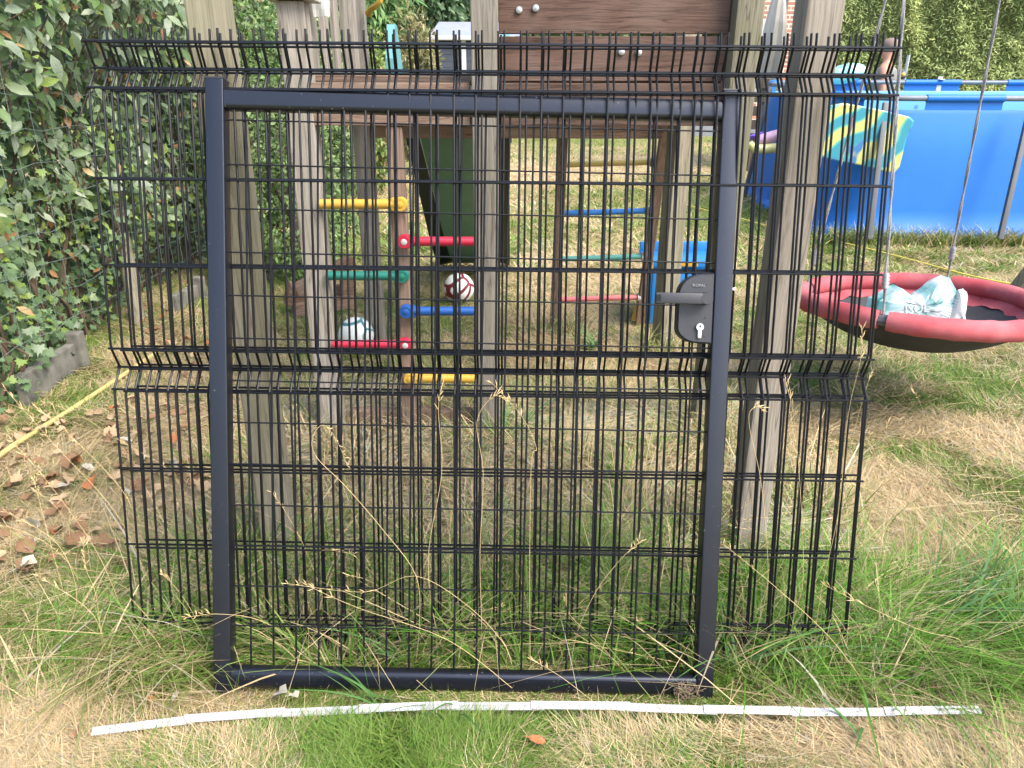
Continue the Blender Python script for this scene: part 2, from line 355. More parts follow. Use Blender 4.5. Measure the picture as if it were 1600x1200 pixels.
lawn = link('lawn_ground', np_mesh('lawn_ground', np.stack([XX, YY, ZZ], -1).reshape(-1, 3), T, M['ground'], gcol.reshape(-1, 3)))
tag(lawn, 'dry patchy garden lawn under the panels', kind='structure')

def blades(name, x, y, h, w, az, lean, curl, col, segs=2, z0=None, tipcol=None, mat=None):
    n = len(x); z0 = gz(x, y)-.004 if z0 is None else z0
    t = np.linspace(0, 1, segs+1)[None, :]
    hor = h[:, None]*(lean[:, None]*t + curl[:, None]*t*t)
    ver = h[:, None]*(t - .45*np.clip(curl[:, None], 0, 2)*t**2.4)
    ver = np.maximum(ver, .004 + .01*t)
    dx, dy = np.cos(az)[:, None], np.sin(az)[:, None]
    cx = x[:, None] + dx*hor; cy = y[:, None] + dy*hor; cz = z0[:, None] + ver
    tw = az + math.pi/2 + rng.normal(0, .6, n)
    sx, sy = np.cos(tw)[:, None], np.sin(tw)[:, None]
    ww = w[:, None]*(1-.85*t**1.6)*.5
    V = np.empty((n, 2*segs+1, 3)); cl = np.empty((n, 2*segs+1, 3))
    tc = col*1.0 if tipcol is None else tipcol
    for k in range(segs):
        V[:, 2*k, 0] = cx[:, k]-sx[:, 0]*ww[:, k]; V[:, 2*k, 1] = cy[:, k]-sy[:, 0]*ww[:, k]; V[:, 2*k, 2] = cz[:, k]
        V[:, 2*k+1, 0] = cx[:, k]+sx[:, 0]*ww[:, k]; V[:, 2*k+1, 1] = cy[:, k]+sy[:, 0]*ww[:, k]; V[:, 2*k+1, 2] = cz[:, k]
        f = k/segs; cl[:, 2*k] = cl[:, 2*k+1] = col*(1-f)+tc*f
    V[:, -1, 0] = cx[:, -1]; V[:, -1, 1] = cy[:, -1]; V[:, -1, 2] = cz[:, -1]; cl[:, -1] = tc
    tri = []
    for k in range(segs-1): a = 2*k; tri += [(a, a+1, a+3), (a, a+3, a+2)]
    tri.append((2*segs-2, 2*segs-1, 2*segs))
    T = (np.array(tri)[None] + (np.arange(n)*(2*segs+1))[:, None, None]).reshape(-1, 3)
    return link(name, np_mesh(name, V.reshape(-1, 3), T, mat or M['grass'], cl.reshape(-1, 3)))
def grass_col(d, n):
    """d: how dry each blade is"""
    g1 = np.array([.095, .20, .025]); g2 = np.array([.185, .25, .055]); t1 = np.array([.58, .46, .27]); t2 = np.array([.47, .355, .20]); gr = np.array([.40, .37, .28])
    u = rng.random((n, 1)); green = g1*(1-u)+g2*u; u = rng.random((n, 1)); tan = t1*(1-u)+t2*u
    gm = rng.random((n, 1)) < .12; tan = np.where(gm, gr, tan)
    isdry = (rng.random(n) < d)[:, None]
    c = np.where(isdry, tan, green)*(.75+.5*rng.random((n, 1)))
    return c, isdry[:, 0]
def in_view(x, y, m=60):
    zc = y*math.cos(PITCH) + (CAM_H)*math.sin(PITCH); yc = -(y*math.sin(PITCH) - CAM_H*math.cos(PITCH))
    u = 800+F_PX*x/zc; v = 600+F_PX*yc/zc
    return (u > -m) & (u < 1600+m) & (v < 1200+m) & (y > .3), u, v
def sample(n, y0, y1, power):
    """points in view, denser towards the camera"""
    out = []
    while sum(len(o) for o in out) < n:
        t = rng.random(n*2); y = y0*(y1/y0)**(t**power); x = (rng.random(n*2)*2-1)*(.80*y+.75)
        ok, _, _ = in_view(x, y); out.append(np.stack([x[ok], y[ok]], 1))
    p = np.concatenate(out)[:n]; return p[:, 0], p[:, 1]

# short lawn
for nm, n, y0, y1, hh, ww in (('short_lawn_grass', 170000, .95, 2.6, (.018, .045), (.0016, .0032)), ('short_lawn_grass', 170000, 2.4, 7.0, (.02, .05), (.003, .006)), ('short_lawn_grass', 90000, 6.0, 28., (.03, .06), (.008, .018))):
    x, y = sample(n, y0, y1, 1.0)
    d = dryness(x, y); col, dr = grass_col(sstep(.15, .85, d), n)
    h = rng.uniform(*hh, n)*(1+.5*(1-d))*(1-.62*sstep(1.24, 1.29, y)*(1-sstep(1.44, 1.50, y))*(np.abs(x+.1) < .72)); w = rng.uniform(*ww, n)
    az = vnoise(x, y, .35, 31)*9 + rng.normal(0, 1.1, n)
    o = blades(nm, x, y, h, w, az, rng.uniform(.3, 1.6, n)*(1+.6*dr), rng.uniform(0, .9, n), col, 2)
    tag(o, {1: 'short patchy lawn grass round the gate and ruler', 2: 'short dry lawn around the play tower and swing', 3: 'far lawn grass between tower and garden end'}[1 if y0 < 1 else 2 if y0 < 3 else 3], 'grass', kind='stuff')

# long grass along the foot of the panels and on both sides of the gate
def long_patch(cx, cy, sx, sy, n, h, az0, azs, lean, curl, dry, wid=(.002, .0045), segs=4):
    x = rng.normal(cx, sx, n); y = rng.normal(cy, sy, n)
    col, dr = grass_col(np.full(n, dry), n)
    return dict(x=x, y=y, h=rng.uniform(*h, n), w=rng.uniform(*wid, n), az=rng.normal(az0, azs, n), lean=rng.uniform(*lean, n), curl=rng.uniform(*curl, n), col=col)
LG = []
def long_area(x0, x1, y0, y1, n, h, az0, azs, lean, curl, dry, seed):
    x = rng.uniform(x0, x1, n); y = rng.uniform(y0, y1, n)
    ex = np.minimum(np.minimum(x-x0, x1-x)/.25, np.minimum(y-y0, y1-y)/.08)
    dens = vnoise(x, y, .14, seed)*1.25 + .25*vnoise(x, y, .05, seed+1)
    ok = (rng.random(n) < np.clip(ex, 0, 1)) & (rng.random(n)*1.05 < dens); x, y = x[ok], y[ok]; n = len(x)
    d = np.clip(dry + .9*(vnoise(x, y, .20, seed+2)-.5), .02, .95); col, dr = grass_col(d, n)
    if dry < .3: col = np.where(dr[:, None], col, col*np.array([.72, 1.02, .62]))                    # fresh, deep green blades
    hh = h[0] + (h[1]-h[0])*rng.random(n)**1.6*(.45+.9*vnoise(x, y, .18, seed+3))
    flat = (rng.random(n) < .16) | (dr & (rng.random(n) < .3))                       # broken and matted blades
    w = rng.uniform(.0016, .0040, n); broad = rng.random(n) < .07; w[broad] = rng.uniform(.005, .009, broad.sum())
    ln = rng.uniform(*lean, n); ln[flat] += rng.uniform(.8, 2.2, flat.sum()); cu = rng.uniform(*curl, n)
    return dict(x=x, y=y, h=hh, w=w, az=az0 + (vnoise(x, y, .16, seed+4)-.5)*azs + rng.normal(0, .75, n), lean=ln, curl=cu, col=col)
LG.append(long_area(-1.15, 1.15, 1.44, 1.95, 21000, (.05, .30), 1.5, 9, (.05, .7), (.05, 1.0), .18, 90))      # under the panels, behind the gate
LG.append(long_area(-1.75, -.66, 1.30, 1.72, 8500, (.035, .16), .3, 5, (.2, 1.0), (.1, 1.1), .32, 100))        # left of the gate
LG.append(long_area(.52, 1.75, 1.33, 1.86, 13500, (.04, .21), .4, 5, (.15, .9), (.1, 1.1), .16, 110))         # right of the gate
LG.append(long_area(-1.1, 1.2, 1.85, 3.3, 26000, (.05, .24), 1.5, 9, (.05, .8), (.05, .9), .66, 120))        # straw standing under the tower
LG.append(long_area(1.1, 3.6, 1.75, 4.2, 11000, (.012, .055), 1.5, 9, (.2, 1.1), (.05, 1.0), .42, 130))         # uneven lawn at the right
LG.append(long_area(-2.3, -1.0, 1.65, 3.2, 4500, (.012, .06), 1.5, 9, (.2, 1.1), (.05, 1.0), .62, 140))       # and at the left
for k in range(9):                                        # in front of the gate and along the ruler
    cx = rng.uniform(-.55, .62); cy = rng.uniform(1.22, 1.38)
    LG.append(long_patch(cx, cy, .06, .012, 90, (.02, .045), rng.uniform(2.6, 3.8), 1.0, (.5, 1.4), (.3, 1.1), .2))
for k in range(26):                                       # pool foot
    g = G(1290+k*13, 378); LG.append(long_patch(g.x, g.y-.08, .15, .06, 110, (.08, .26), 0, 3, (.1, .6), (.1, .9), .25, (.006, .014), 3))
for k in range(14):                                       # tower posts and under the tower
    cx, cy = [(-.72, 1.9), (.72, 1.88), (-.1, 2.7), (.8, 2.75), (.85, 3.95), (.27, 4.35), (-.5, 3.6), (.3, 2.6), (.5, 2.5), (.6, 3.0), (.35, 3.3), (-.3, 3.4), (1., 2.2), (-1.1, 2.5)][k]
    LG.append(long_patch(cx, cy, .10, .07, 190, (.06, .24), 0, 3, (.1, .9), (.1, 1.0), .45, (.003, .006)))
cat = {k: np.concatenate([d[k] for d in LG]) for k in LG[0]}
tipy = cat['y'] + np.sin(cat['az'])*cat['h']*(cat['lean']+cat['curl'])
free = ~((np.abs(cat['x']+.116) < .68) & (cat['y'] < 1.46) & (cat['y'] > 1.20) & (cat['h'] > .035)) & ~((np.abs(cat['x']+.116) < .66) & (cat['y'] < 1.7) & (tipy < 1.41) & (rng.random(len(tipy)) < .93)) & ~((np.abs(np.abs(cat['x']+.116)-.66) < .10) & (cat['y'] < 1.44) & (cat['h'] > .06) & (rng.random(len(tipy)) < .8)) & ~((cat['y'] < 1.34) & (cat['h'] > .06))
cat = {k: v[free] for k, v in cat.items()}
tips = np.where((rng.random(len(cat['x'])) < .35)[:, None], cat['col']*.45 + np.array([.42, .33, .18])*.55, cat['col']*1.05)
tag(blades('long_grass', segs=4, tipcol=tips, **cat), 'long uncut grass growing through the foot of the mesh panels', 'grass', kind='stuff')

# hay: dead stems lying under the tower, and straw lying about on the lawn
def strands(name, x, y, L, z, az, bend, rise, r, col):
    n = len(x); seg = 4; t = np.linspace(-.5, .5, seg+1)[None]
    a = az[:, None] + bend[:, None]*t
    px = x[:, None] + L[:, None]*t*np.cos(a); py = y[:, None] + L[:, None]*t*np.sin(a)
    pz = gz(x, y)[:, None] + z[:, None] + rise[:, None]*L[:, None]*(t+.5) + .1*L[:, None]*(.25-t*t)
    nx, ny = -np.sin(az)[:, None]*r[:, None], np.cos(az)[:, None]*r[:, None]
    V = np.empty((n, 2*(seg+1), 3))
    V[:, 0::2] = np.stack([px-nx, py-ny, pz], -1); V[:, 1::2] = np.stack([px+nx, py+ny, pz+r[:, None]*.6], -1)
    tri = np.array([q for k in range(seg) for q in ((2*k, 2*k+1, 2*k+3), (2*k, 2*k+3, 2*k+2))])
    T = (tri[None] + (np.arange(n)*(2*seg+2))[:, None, None]).reshape(-1, 3)
    return link(name, np_mesh(name, V.reshape(-1, 3), T, M['grass'], np.repeat(col, 2*seg+2, 0)))
n = 15000
x = rng.uniform(-.95, 1.0, n); y = 1.86 + 1.35*rng.random(n); 
hc = np.array([[.54, .44, .28], [.46, .43, .33], [.38, .41, .34], [.46, .32, .20], [.28, .33, .19]])[rng.choice(5, n, p=[.35, .2, .2, .17, .08])]*(.7+.5*rng.random((n, 1)))
tag(strands('cut_hay', x, y, rng.uniform(.12, .42, n), rng.uniform(.0, .045, n), vnoise(x, y, .3, 41)*8+rng.normal(0, .5, n), rng.normal(0, .9, n), rng.uniform(-.02, .16, n), rng.uniform(.001, .0022, n), hc), 'matted dry cut grass lying under the play tower', 'hay', kind='stuff')
n = 9000
x, y = sample(n, 1.0, 4.5, 1.0); d = dryness(x, y); keep = (rng.random(n) < .25+.75*d) & ~((np.abs(x+.1) < .75) & (y > 1.2) & (y < 1.5)); x, y = x[keep], y[keep]; n = len(x)
hc = np.array([[.5, .40, .22], [.42, .31, .17], [.36, .32, .22]])[rng.choice(3, n)]*(.75+.5*rng.random((n, 1)))
tag(strands('loose_straw', x, y, rng.uniform(.05, .2, n)*np.clip(y/2.2, .4, 1), rng.uniform(.01, .03, n), rng.uniform(0, 6.3, n), rng.normal(0, .7, n), rng.uniform(0, .10, n), rng.uniform(.0004, .0008, n)*np.clip(y/1.5, 1, 2), hc), 'loose dry straw scattered over the lawn', 'straw', kind='stuff')

# ------------------------------------------------------------------ the gate and the three mesh panels
def lean_matrix(X, Y, Z, yaw, lean, roll):
    yaw, lean, roll = R(yaw), R(lean), R(roll)
    ex = Vector((math.cos(yaw), math.sin(yaw), 0)); nn = Vector((-math.sin(yaw), math.cos(yaw), 0))
    up = Vector((0, 0, math.cos(lean))) + nn*math.sin(lean)
    e1 = ex*math.cos(roll) - up*math.sin(roll); e2 = ex*math.sin(roll) + up*math.cos(roll); e3 = e2.cross(e1)
    m = Matrix((e1, e3, e2)).transposed().to_4x4(); m.translation = (X, Y, Z); return m

def wire_mesh(name, pts, r, n=7): return MB().tube(pts, r, n, ref=(0, 1, 0) if abs(pts[0][2]-pts[-1][2]) > .5 else (0, 0, 1)).mesh(name, M['wire'], True)

# gate: stiles, rails, welded mesh, lock
GW, GH = 1.2202, 1.4527
gate = thing('garden_gate', 'black metal garden gate with lock and lever handle leaning in front', 'gate', matrix=lean_matrix(-.116, 1.3921, -.0121, .3322, 16.4215, 1.191))
def tube_profile(w, d, rad, k=4):
    pts = []
    for cx, cy, a0 in ((w/2-rad, d/2-rad, 0), (-w/2+rad, d/2-rad, 90), (-w/2+rad, -d/2+rad, 180), (w/2-rad, -d/2+rad, 270)):
        for i in range(k+1): a = R(a0+90*i/k); pts.append((cx+rad*math.cos(a), cy+rad*math.sin(a)))
    return pts
def extrude(mb, prof, p0, p1, xa, ya):
    p0, p1, xa, ya = Vector(p0), Vector(p1), Vector(xa), Vector(ya); n = len(prof)
    vs = [p0+xa*a+ya*b for a, b in prof] + [p1+xa*a+ya*b for a, b in prof]
    fs = [(i, (i+1) % n, n+(i+1) % n, n+i) for i in range(n)] + [tuple(reversed(range(n))), tuple(range(n, 2*n))]
    return mb.add(vs, fs)
SW, RD = .042, .040
for s in (-1, 1):
    st = extrude(MB(), tube_profile(SW, RD, .0035), (s*(GW/2-SW/2), RD/2, .002), (s*(GW/2-SW/2), RD/2, GH), (1, 0, 0), (0, 1, 0)).build('stile', M['frame'], gate, True)
    cp = MB().box((s*(GW/2-SW/2), RD/2, GH+.0022), (SW+.001, RD+.001, .004), ch=.0012).build('end_cap', M['lock'], st)
    if s > 0:
        MB().box((.585, -.0006, .186), (.006, .0012, .006)).build('pin_hole', M['hole'], st)
rail_in = GW/2-SW-.0005
for v in (1.411, .036):
    extrude(MB(), tube_profile(.038, .047, .012), (-rail_in, RD/2, v), (rail_in, RD/2, v), (0, 1, 0), (0, 0, 1)).build('rail', M['frame'], gate, True)
gv = wire_mesh('vertical_wire', [(0, 0, .061), (0, 0, 1.387)], .0025)
gh = wire_mesh('horizontal_wire', [(-rail_in, 0, 0), (rail_in, 0, 0)], .0019)
for k in range(20):
    link('vertical_wire', gv, gate, Matrix.Translation((-GW/2+.0855+k*.0553, .019, 0)))
for k in range(13):
    link('horizontal_wire', gh, gate, Matrix.Translation((0, .0148, 1.3655-.1*k)))
# lock case with rounded left side
pts = [(.566, .876), (.534, .877)]
pts += [(.534-.049*math.sin(R(a)), .912-.035*math.cos(R(a))) for a in range(10, 91, 10)] + [(.485, .985)]
pts += [(.540-.055*math.cos(R(a)), .990+.049*math.sin(R(a))) for a in range(8, 91, 8)] + [(.566, 1.040)]
def slab(mb, outline, y0, y1, inset=.0, mi=0):
    n = len(outline); cx = sum(p[0] for p in outline)/n; cz = sum(p[1] for p in outline)/n
    f = [(cx+(p[0]-cx)*(1-inset), cz+(p[1]-cz)*(1-inset)) for p in outline]
    mid = y0 + (y1-y0)*.12
    vs = [(a, y0, b) for a, b in f] + [(a, mid, b) for a, b in outline] + [(a, y1, b) for a, b in outline]
    fs = [(n+i, n+(i+1) % n, (i+1) % n, i) for i in range(n)] + [(2*n+i, 2*n+(i+1) % n, n+(i+1) % n, n+i) for i in range(n)] + [tuple(range(n)), tuple(reversed(range(2*n, 3*n)))]
    return mb.add(vs, fs, mi)
lock = slab(MB(), pts[::-1], -.006, .034, .05).build('lock_case', M['lock'], gate, False)
tag(lock, 'anthracite lock case with oval name badge')
bo = [(.530+.0175*math.cos(R(a))*1.0, 1.0115+.0058*math.sin(R(a))) for a in range(0, 360, 20)]
slab(MB(), bo, -.0068, -.0055).build('name_badge', M['badge'], lock)
def text_mesh(name, body, size, mat, extrude_=0.0, res=2):
    cu = bpy.data.curves.new(name, 'FONT'); cu.body = body; cu.size = size; cu.align_x = 'CENTER'; cu.align_y = 'CENTER'; cu.extrude = extrude_; cu.resolution_u = res
    ob = bpy.data.objects.new(name, cu); C.objects.link(ob)
    dg = bpy.context.evaluated_depsgraph_get(); dg.update()
    me = bpy.data.meshes.new_from_object(ob.evaluated_get(dg)); me.name = name
    bpy.data.objects.remove(ob); bpy.data.curves.remove(cu); me.materials.clear(); me.materials.append(mat); return me
link('name_lettering', text_mesh('name_lettering', 'KOPAL', .0098, M['badge_text'], .0003), lock, Matrix.Translation((.530, -.0072, 1.0115)) @ Matrix.Rotation(math.pi/2, 4, 'X'))
# lever handle
hm = MB(); hm.box((.480, -.034, .980), (.112, .011, .0255), ch=.004); hm.lathe([(.0135, -.040), (.0145, -.036), (.0145, -.006)], 20, 'Y', (.542, 0, .981))
hd = hm.build('lever_handle', M['lock'], gate, True)
MB().box((.431, -.0398, .980), (.010, .0012, .014)).build('handle_recess', M['hole'], hd)
cyl = MB(); cyl.lathe([(.0085, -.0135), (.009, -.0125), (.009, -.004)], 20, 'Y', (.535, 0, .9155)); cyl.box((.535, -.008, .9015), (.0095, .009, .026), ch=.003)
cy = cyl.build('lock_cylinder', M['steel'], gate, True)
MB().box((.535, -.0138, .9155), (.0016, .001, .009)).box((.535, -.0138, .9175), (.004, .001, .003)).build('keyhole', M['hole'], cy)
MB().lathe([(.004, .006), (.006, .004), (.006, .0004), (.003, -.0001)], 12, 'X', (GW/2-.0005, .02, 1.006)).box((GW/2+.0085, .02, 1.006), (.006, .009, .007), ch=.001).build('latch_bolt', M['steel'], gate, True)
for sx_, sz in ((.547, .893), (.500, .893), (.548, .937)):
    MB().lathe([(.0022, -.0068), (.0024, -.0055)], 8, 'Y', (sx_, 0, sz)).build('screw', M['badge'], lock)

# panels: 37 vertical wires, three folds, 13 cross wires
PWD = 1.7993
fold = .033
vp = [(0, 0, 0), (0, 0, 0.0)]
vp = [(0, 0, -.004), (0, .002, .004), (0, fold-.003, .046), (0, fold, .050), (0, fold-.003, .054), (0, .002, .096), (0, 0, .104), (0, 0, .692), (0, .002, .702), (0, fold-.003, .746), (0, fold, .75), (0, fold-.003, .754), (0, .002, .798), (0, 0, .808), (0, 0, 1.392), (0, .002, 1.402), (0, fold-.003, 1.446), (0, fold, 1.45), (0, fold-.003, 1.454), (0, .002, 1.498), (0, 0, 1.506), (0, 0, 1.53)]
WR = .0028
pv = wire_mesh('vertical_wire', vp, WR, 6)
ph = wire_mesh('cross_wire', [(-PWD/2-.004, 0, 0), (PWD/2+.004, 0, 0)], WR, 6)
poses = [((-.0807, 1.5235, -.0047, -.5141, 11.5787, .3682), 'welded wire mesh panel sticking out furthest at the left of the stack'),
         ((-.0471, 1.5005, -.0033, -.788, 12.2171, .3245), 'foremost wire mesh panel, reaching furthest right, directly behind the gate'),
         ((-.0413, 1.5342, -.0051, -1.0637, 12.6811, .2514), 'rearmost wire mesh panel, lowest top edge, resting against the timber posts')]
for (ps, lab) in poses:
    pn = thing('mesh_fence_panel', lab, 'fence panel', matrix=lean_matrix(*ps), group='folded wire mesh panels leaning on the tower')
    for k in range(37):
        j = random.gauss(0, .0014)
        link('vertical_wire', pv, pn, Matrix.Translation((-PWD/2+k*PWD/36+j, 0, 0)))
    for zz in (.0, .05, .1, .3, .5, .7, .75, .8, 1.0, 1.2, 1.4, 1.45, 1.5):
        back = fold if zz in (.05, .75, 1.45) else 0
        link('cross_wire', ph, pn, Matrix.Translation((0, back-.0042, zz)))

# tuft of dry roots caught on the bottom rail
rt = MB()
for k in range(60):
    a = random.uniform(0, 6.3); p = Vector((random.gauss(0, .012), 0, random.gauss(0, .01))); pts = [p]
    for j in range(4): p = p + Vector((random.gauss(0, .008), random.gauss(-.001, .004), random.gauss(-.003, .008))); pts.append(p)
    rt.tube(pts, .0009, 3, caps=False)
ro = rt.build('root_tuft', M['dirt'], None, matrix=gate.matrix_world @ Matrix.Translation((.540, -.010, .038)))
tag(ro, 'dry brown tuft of roots caught on the bottom rail of the gate', 'roots')

# ------------------------------------------------------------------ folding ruler on the grass
RJ = [(-.926, 1.239), (-.727, 1.272), (-.534, 1.291), (-.336, 1.303), (-.139, 1.313), (.061, 1.314), (.261, 1.312), (.459, 1.303), (.659, 1.298), (.866, 1.299), (1.074, 1.303)]
RUZ = .040
M['ruler'] = paint('white ruler lacquer', (.38, .38, .375), (.34, .34, .335), rough=.4, scale=30)
M['ruler_black'] = paint('ruler black print', (.13, .13, .14), rough=.5)
M['ruler_red'] = paint('ruler red print', (.50, .10, .09), rough=.5)
ruler = thing('folding_ruler', 'white two metre folding ruler laid out on the grass', 'ruler', loc=(0, 1.29, RUZ))
dig = {}
for ch in '0123456789':
    me = text_mesh('d', ch, .0075, M['ruler_black'], 0, 1); dig[ch] = ([tuple(v.co) for v in me.vertices], [tuple(p.vertices) for p in me.polygons]); bpy.data.meshes.remove(me)
for k in range(10):
    a, b = Vector((*RJ[k], 0)), Vector((*RJ[k+1], 0)); d = b-a; L = d.length; ang = math.atan2(d.y, d.x)
    lift = .0034 if k % 2 else 0
    mid = (a+b)/2
    mt = Matrix.Translation((mid.x, mid.y-1.29, lift)) @ Matrix.Rotation(ang, 4, 'Z') @ Matrix.Rotation(R(26), 4, 'X')
    sg = MB().box((0, 0, 0), (L+.030 if 0 < k < 9 else L+.014, .0185, .0032), ch=.0007).build('ruler_segment', M['ruler'], ruler, False, mt)
    pr = MB()
    for c in range(-10, 11):
        xx = c*L/20.5
        pr.box((xx, -.0066, .0018), (.0008, .0045, .0003)); pr.box((xx, .0072, .0018), (.0008, .0035, .0003))
        if c < 10:
            num = str(k*20+c+11); mi = 1 if num.endswith('0') else 0
            for q, ch in enumerate(num):
                vs, fs = dig[ch]; ox = xx+(q-(len(num)-1)/2)*.0040
                pr.add([(ox+v[0]*.85, v[1]*1.0+.0005, .0019) for v in vs], fs, mi)
    pr.build('scale_print', [M['ruler_black'], M['ruler_red']], sg)
    if k:
        MB().lathe([(.0030, 0), (.0026, .0006), (.0012, .0008)], 12, 'Z', (-L/2, 0, .0016)).build('rivet', M['galv'], sg, True)

# ------------------------------------------------------------------ play tower
tower = thing('play_tower', 'weathered timber play tower with coloured rungs behind the panels', 'play tower', loc=(0, 3.0, 0))
def tpart(mb, name, mat, smooth=False, parent=None):
    # parts are built in world coordinates and kept there relative to the tower's base
    o = mb.build(name, mat, parent or tower, smooth)
    if parent is None: o.matrix_local = Matrix.Translation((0, -3.0, 0))
    return o
def tpost(x, y, w, d, z1, mat, rot=0, name='post'):
    o = MB().box((0, 0, z1/2-.05), (w, d, z1+.1), ch=.006).build(name, mat, tower)
    o.matrix_local = Matrix.Translation((x, y-3.0, 0)) @ Matrix.Rotation(R(rot), 4, 'Z'); return o
tpost(-.722, 1.957, .092, .092, 2.3, M['post_green'], 6)       # front pair the panels lean on
tpost(.728, 1.957, .092, .075, 2.3, M['post'], 5)
tpost(-.765, 2.86, .095, .095, 1.655, M['post'], 2)
tpost(-.098, 2.84, .093, .093, 2.3, M['post'])
tpost(.815, 2.86, .095, .095, 2.3, M['post_green'])
tpost(-.80, 4.16, .095, .095, 2.3, M['post'])
tpost(.875, 4.06, .10, .10, 2.3, M['post_green'], 20)
tpost(-.432, 2.85, .060, .050, 1.25, M['post_brown'])          # middle rail of the climbing ladder
# beams and planks
tpart(MB().box((-.44, 2.84, 1.325), (.575, .045, .145), ch=.004), 'front_beam', M['beam'])
tpart(MB().box((.36, 2.885, 1.325), (.812, .045, .145), ch=.004), 'front_beam', M['plank'])
for k, (z0, hgt) in enumerate(((1.404, .148), (1.560, .147), (1.716, .148), (1.872, .148))):
    o = MB().box((0, 0, 0), (.814, .030, hgt), ch=.003).build('plank', M['plank'], tower)
    o.matrix_local = Matrix.Translation((.357+random.uniform(-.002, .002), 2.896-3+random.uniform(-.003, .003), z0+hgt/2)) @ Matrix.Rotation(R(random.uniform(-.15, .15)), 4, 'Y')
for x0, dx in ((-.80, .07), ):
    tpart(MB().box((-.80, 3.5, 1.33), (.045, 1.22, .14), ch=.004), 'side_beam', M['beam'])
tpart(MB().box((.83, 3.46, 1.33), (.045, 1.10, .14), ch=.004), 'side_beam', M['beam'])
tpart(MB().box((0.03, 4.13, 1.20), (1.52, .045, .12), ch=.004), 'rear_beam', M['beam'])
for k in range(9):  # unseen floor; gaps widened to let light down under the tower
    o = MB().box((0, 0, 0), (1.5, .088, .024), ch=.003).build('floor_board', M['beam'], tower); o.matrix_local = Matrix.Translation((.02, 2.975+k*.138-3, 1.4115))
for k in range(5):                                            # left side balusters
    xx = -.79; yy = 3.08+k*.20
    o = MB().box((0, 0, 0), (.022, .085, .72), ch=.003).build('baluster', M['post'], tower); o.matrix_local = Matrix.Translation((xx+.03, yy-3, 1.75))
tpart(MB().box((-.40, 2.88, .06), (.58, .05, .10), ch=.006), 'ground_beam', M['post_brown'])
# bolts
for px, py in ((811, 16), (837, 13), (971, 81), (998, 82)):
    p = P(px, py, 2.88); tpart(MB().lathe([(.0035, -.0085), (.0105, -.006), (.0125, -.001), (.0125, .004)], 14, 'Y', (p.x, 2.879, p.z)), 'bolt', M['galv'], True)
# rungs of the front climbing ladder
def rung(x0, x1, z, mat, y, r=.018, ends=(1, 1), cap=None):
    m = MB().tube([(x0, y, z), ((x0+x1)/2, y, z), (x1, y, z)], r, 14)
    for e, x in zip(ends, (x0, x1)):
        if e: m.lathe([(.0235, -.019), (.0265, -.012), (.0265, .012)], 18, 'Y', (x, y, z)).box((x+(.018 if x == x0 else -.018), y, z), (.036, .032, .049), ch=.009)
    o = tpart(m, 'rung', mat, True)
    for e, x in zip(ends, (x0, x1)):
        if e: MB().lathe([(.004, -.0235), (.011, -.0215), (.0125, -.0185)], 12, 'Y', (x, y, z)).build('rung_cap', cap or M['grey_cap'], o, True)
    return o
yy = 2.795
for px0, px1, py, mt in ((512, 626, 319, 'yellow'), (516, 629, 431, 'green'), (520, 634, 538, 'red')):
    a, b = P(px0, py, yy), P(px1, py, yy); rung(-.715, b.x, b.z, M[mt], yy, ends=(0, 1), cap=M[mt] if mt != 'red' else None)
for px0, px1, py, mt in ((632, 740, 377, 'red'), (635, 742, 486, 'blue'), (641, 745, 591, 'yellow')):
    a, b = P(px0, py, yy), P(px1, py, yy); rung(a.x, -.146, a.z, M[mt], yy+.0, ends=(1, 0), cap=M[mt] if mt != 'red' else None)
# rear ladder
for (xa, xb, ya, yb) in ((.275, .262, 4.20, 4.42), (.83, .80, 4.20, 4.46)):
    tpart(MB().beam((xb, yb, -.05), (xa, ya, 1.27), .055, .045, .004), 'ladder_rail', M['post_brown'])
for z, mt in ((1.0, 'old_yellow'), (.725, 'old_blue'), (.45, 'old_green'), (.19, 'old_red')):
    yv = 4.43-.2*z/1.25
    tpart(MB().tube([(.30, yv, z-.006), (.79, yv+.01, z+.008)], .0165, 12), 'ladder_rung', M[mt], True)
    tpart(MB().lathe([(.026, -.004), (.026, .012), (.018, .016)], 14, 'X', (.775, yv+.01, z+.007)), 'rung_end', M['grey_cap'], True)
# cap on the short post, torn white sheet, yellow grab handle
tpart(MB().box((-.765, 2.86, 1.68), (.17, .16, .045), ch=.006), 'post_cap', M['white_cap'])
a = P(506, 14, 3.02)
sh = MB(); nI, nJ = 7, 9
edge = [random.uniform(-.006, .006) for _ in range(40)]
for side in (0, 1):
    sh.add([(a.x-.035+.062*i/(nI-1)+(edge[j] if i == nI-1 else 0)-.0015*j*(i == 0), 3.0+.003*math.sin(i*1.1+j*.7)+side*.003, 1.622+.2*j/(nJ-1)+(edge[i+12]*.4 if j == 0 else 0)) for i in range(nI) for j in range(nJ)],
           [((i*nJ+j), (i+1)*nJ+j, (i+1)*nJ+j+1, i*nJ+j+1) for i in range(nI-1) for j in range(nJ-1)])
tpart(sh, 'torn_sheet', M['white_cap'])
hp = [P(576, 20, 4.10), P(580, 14, 4.06), P(588, 9, 4.02), P(594, 2, 4.0), P(596, -8, 4.0), P(594, -40, 4.0), P(586, -60, 4.04), P(578, -66, 4.1)]
tpart(MB().tube(hp, [.017, .014, .013, .013, .013, .013, .014, .017], 12).ball(hp[0], .019, 12, 8), 'grab_handle', M['yellow'], True)

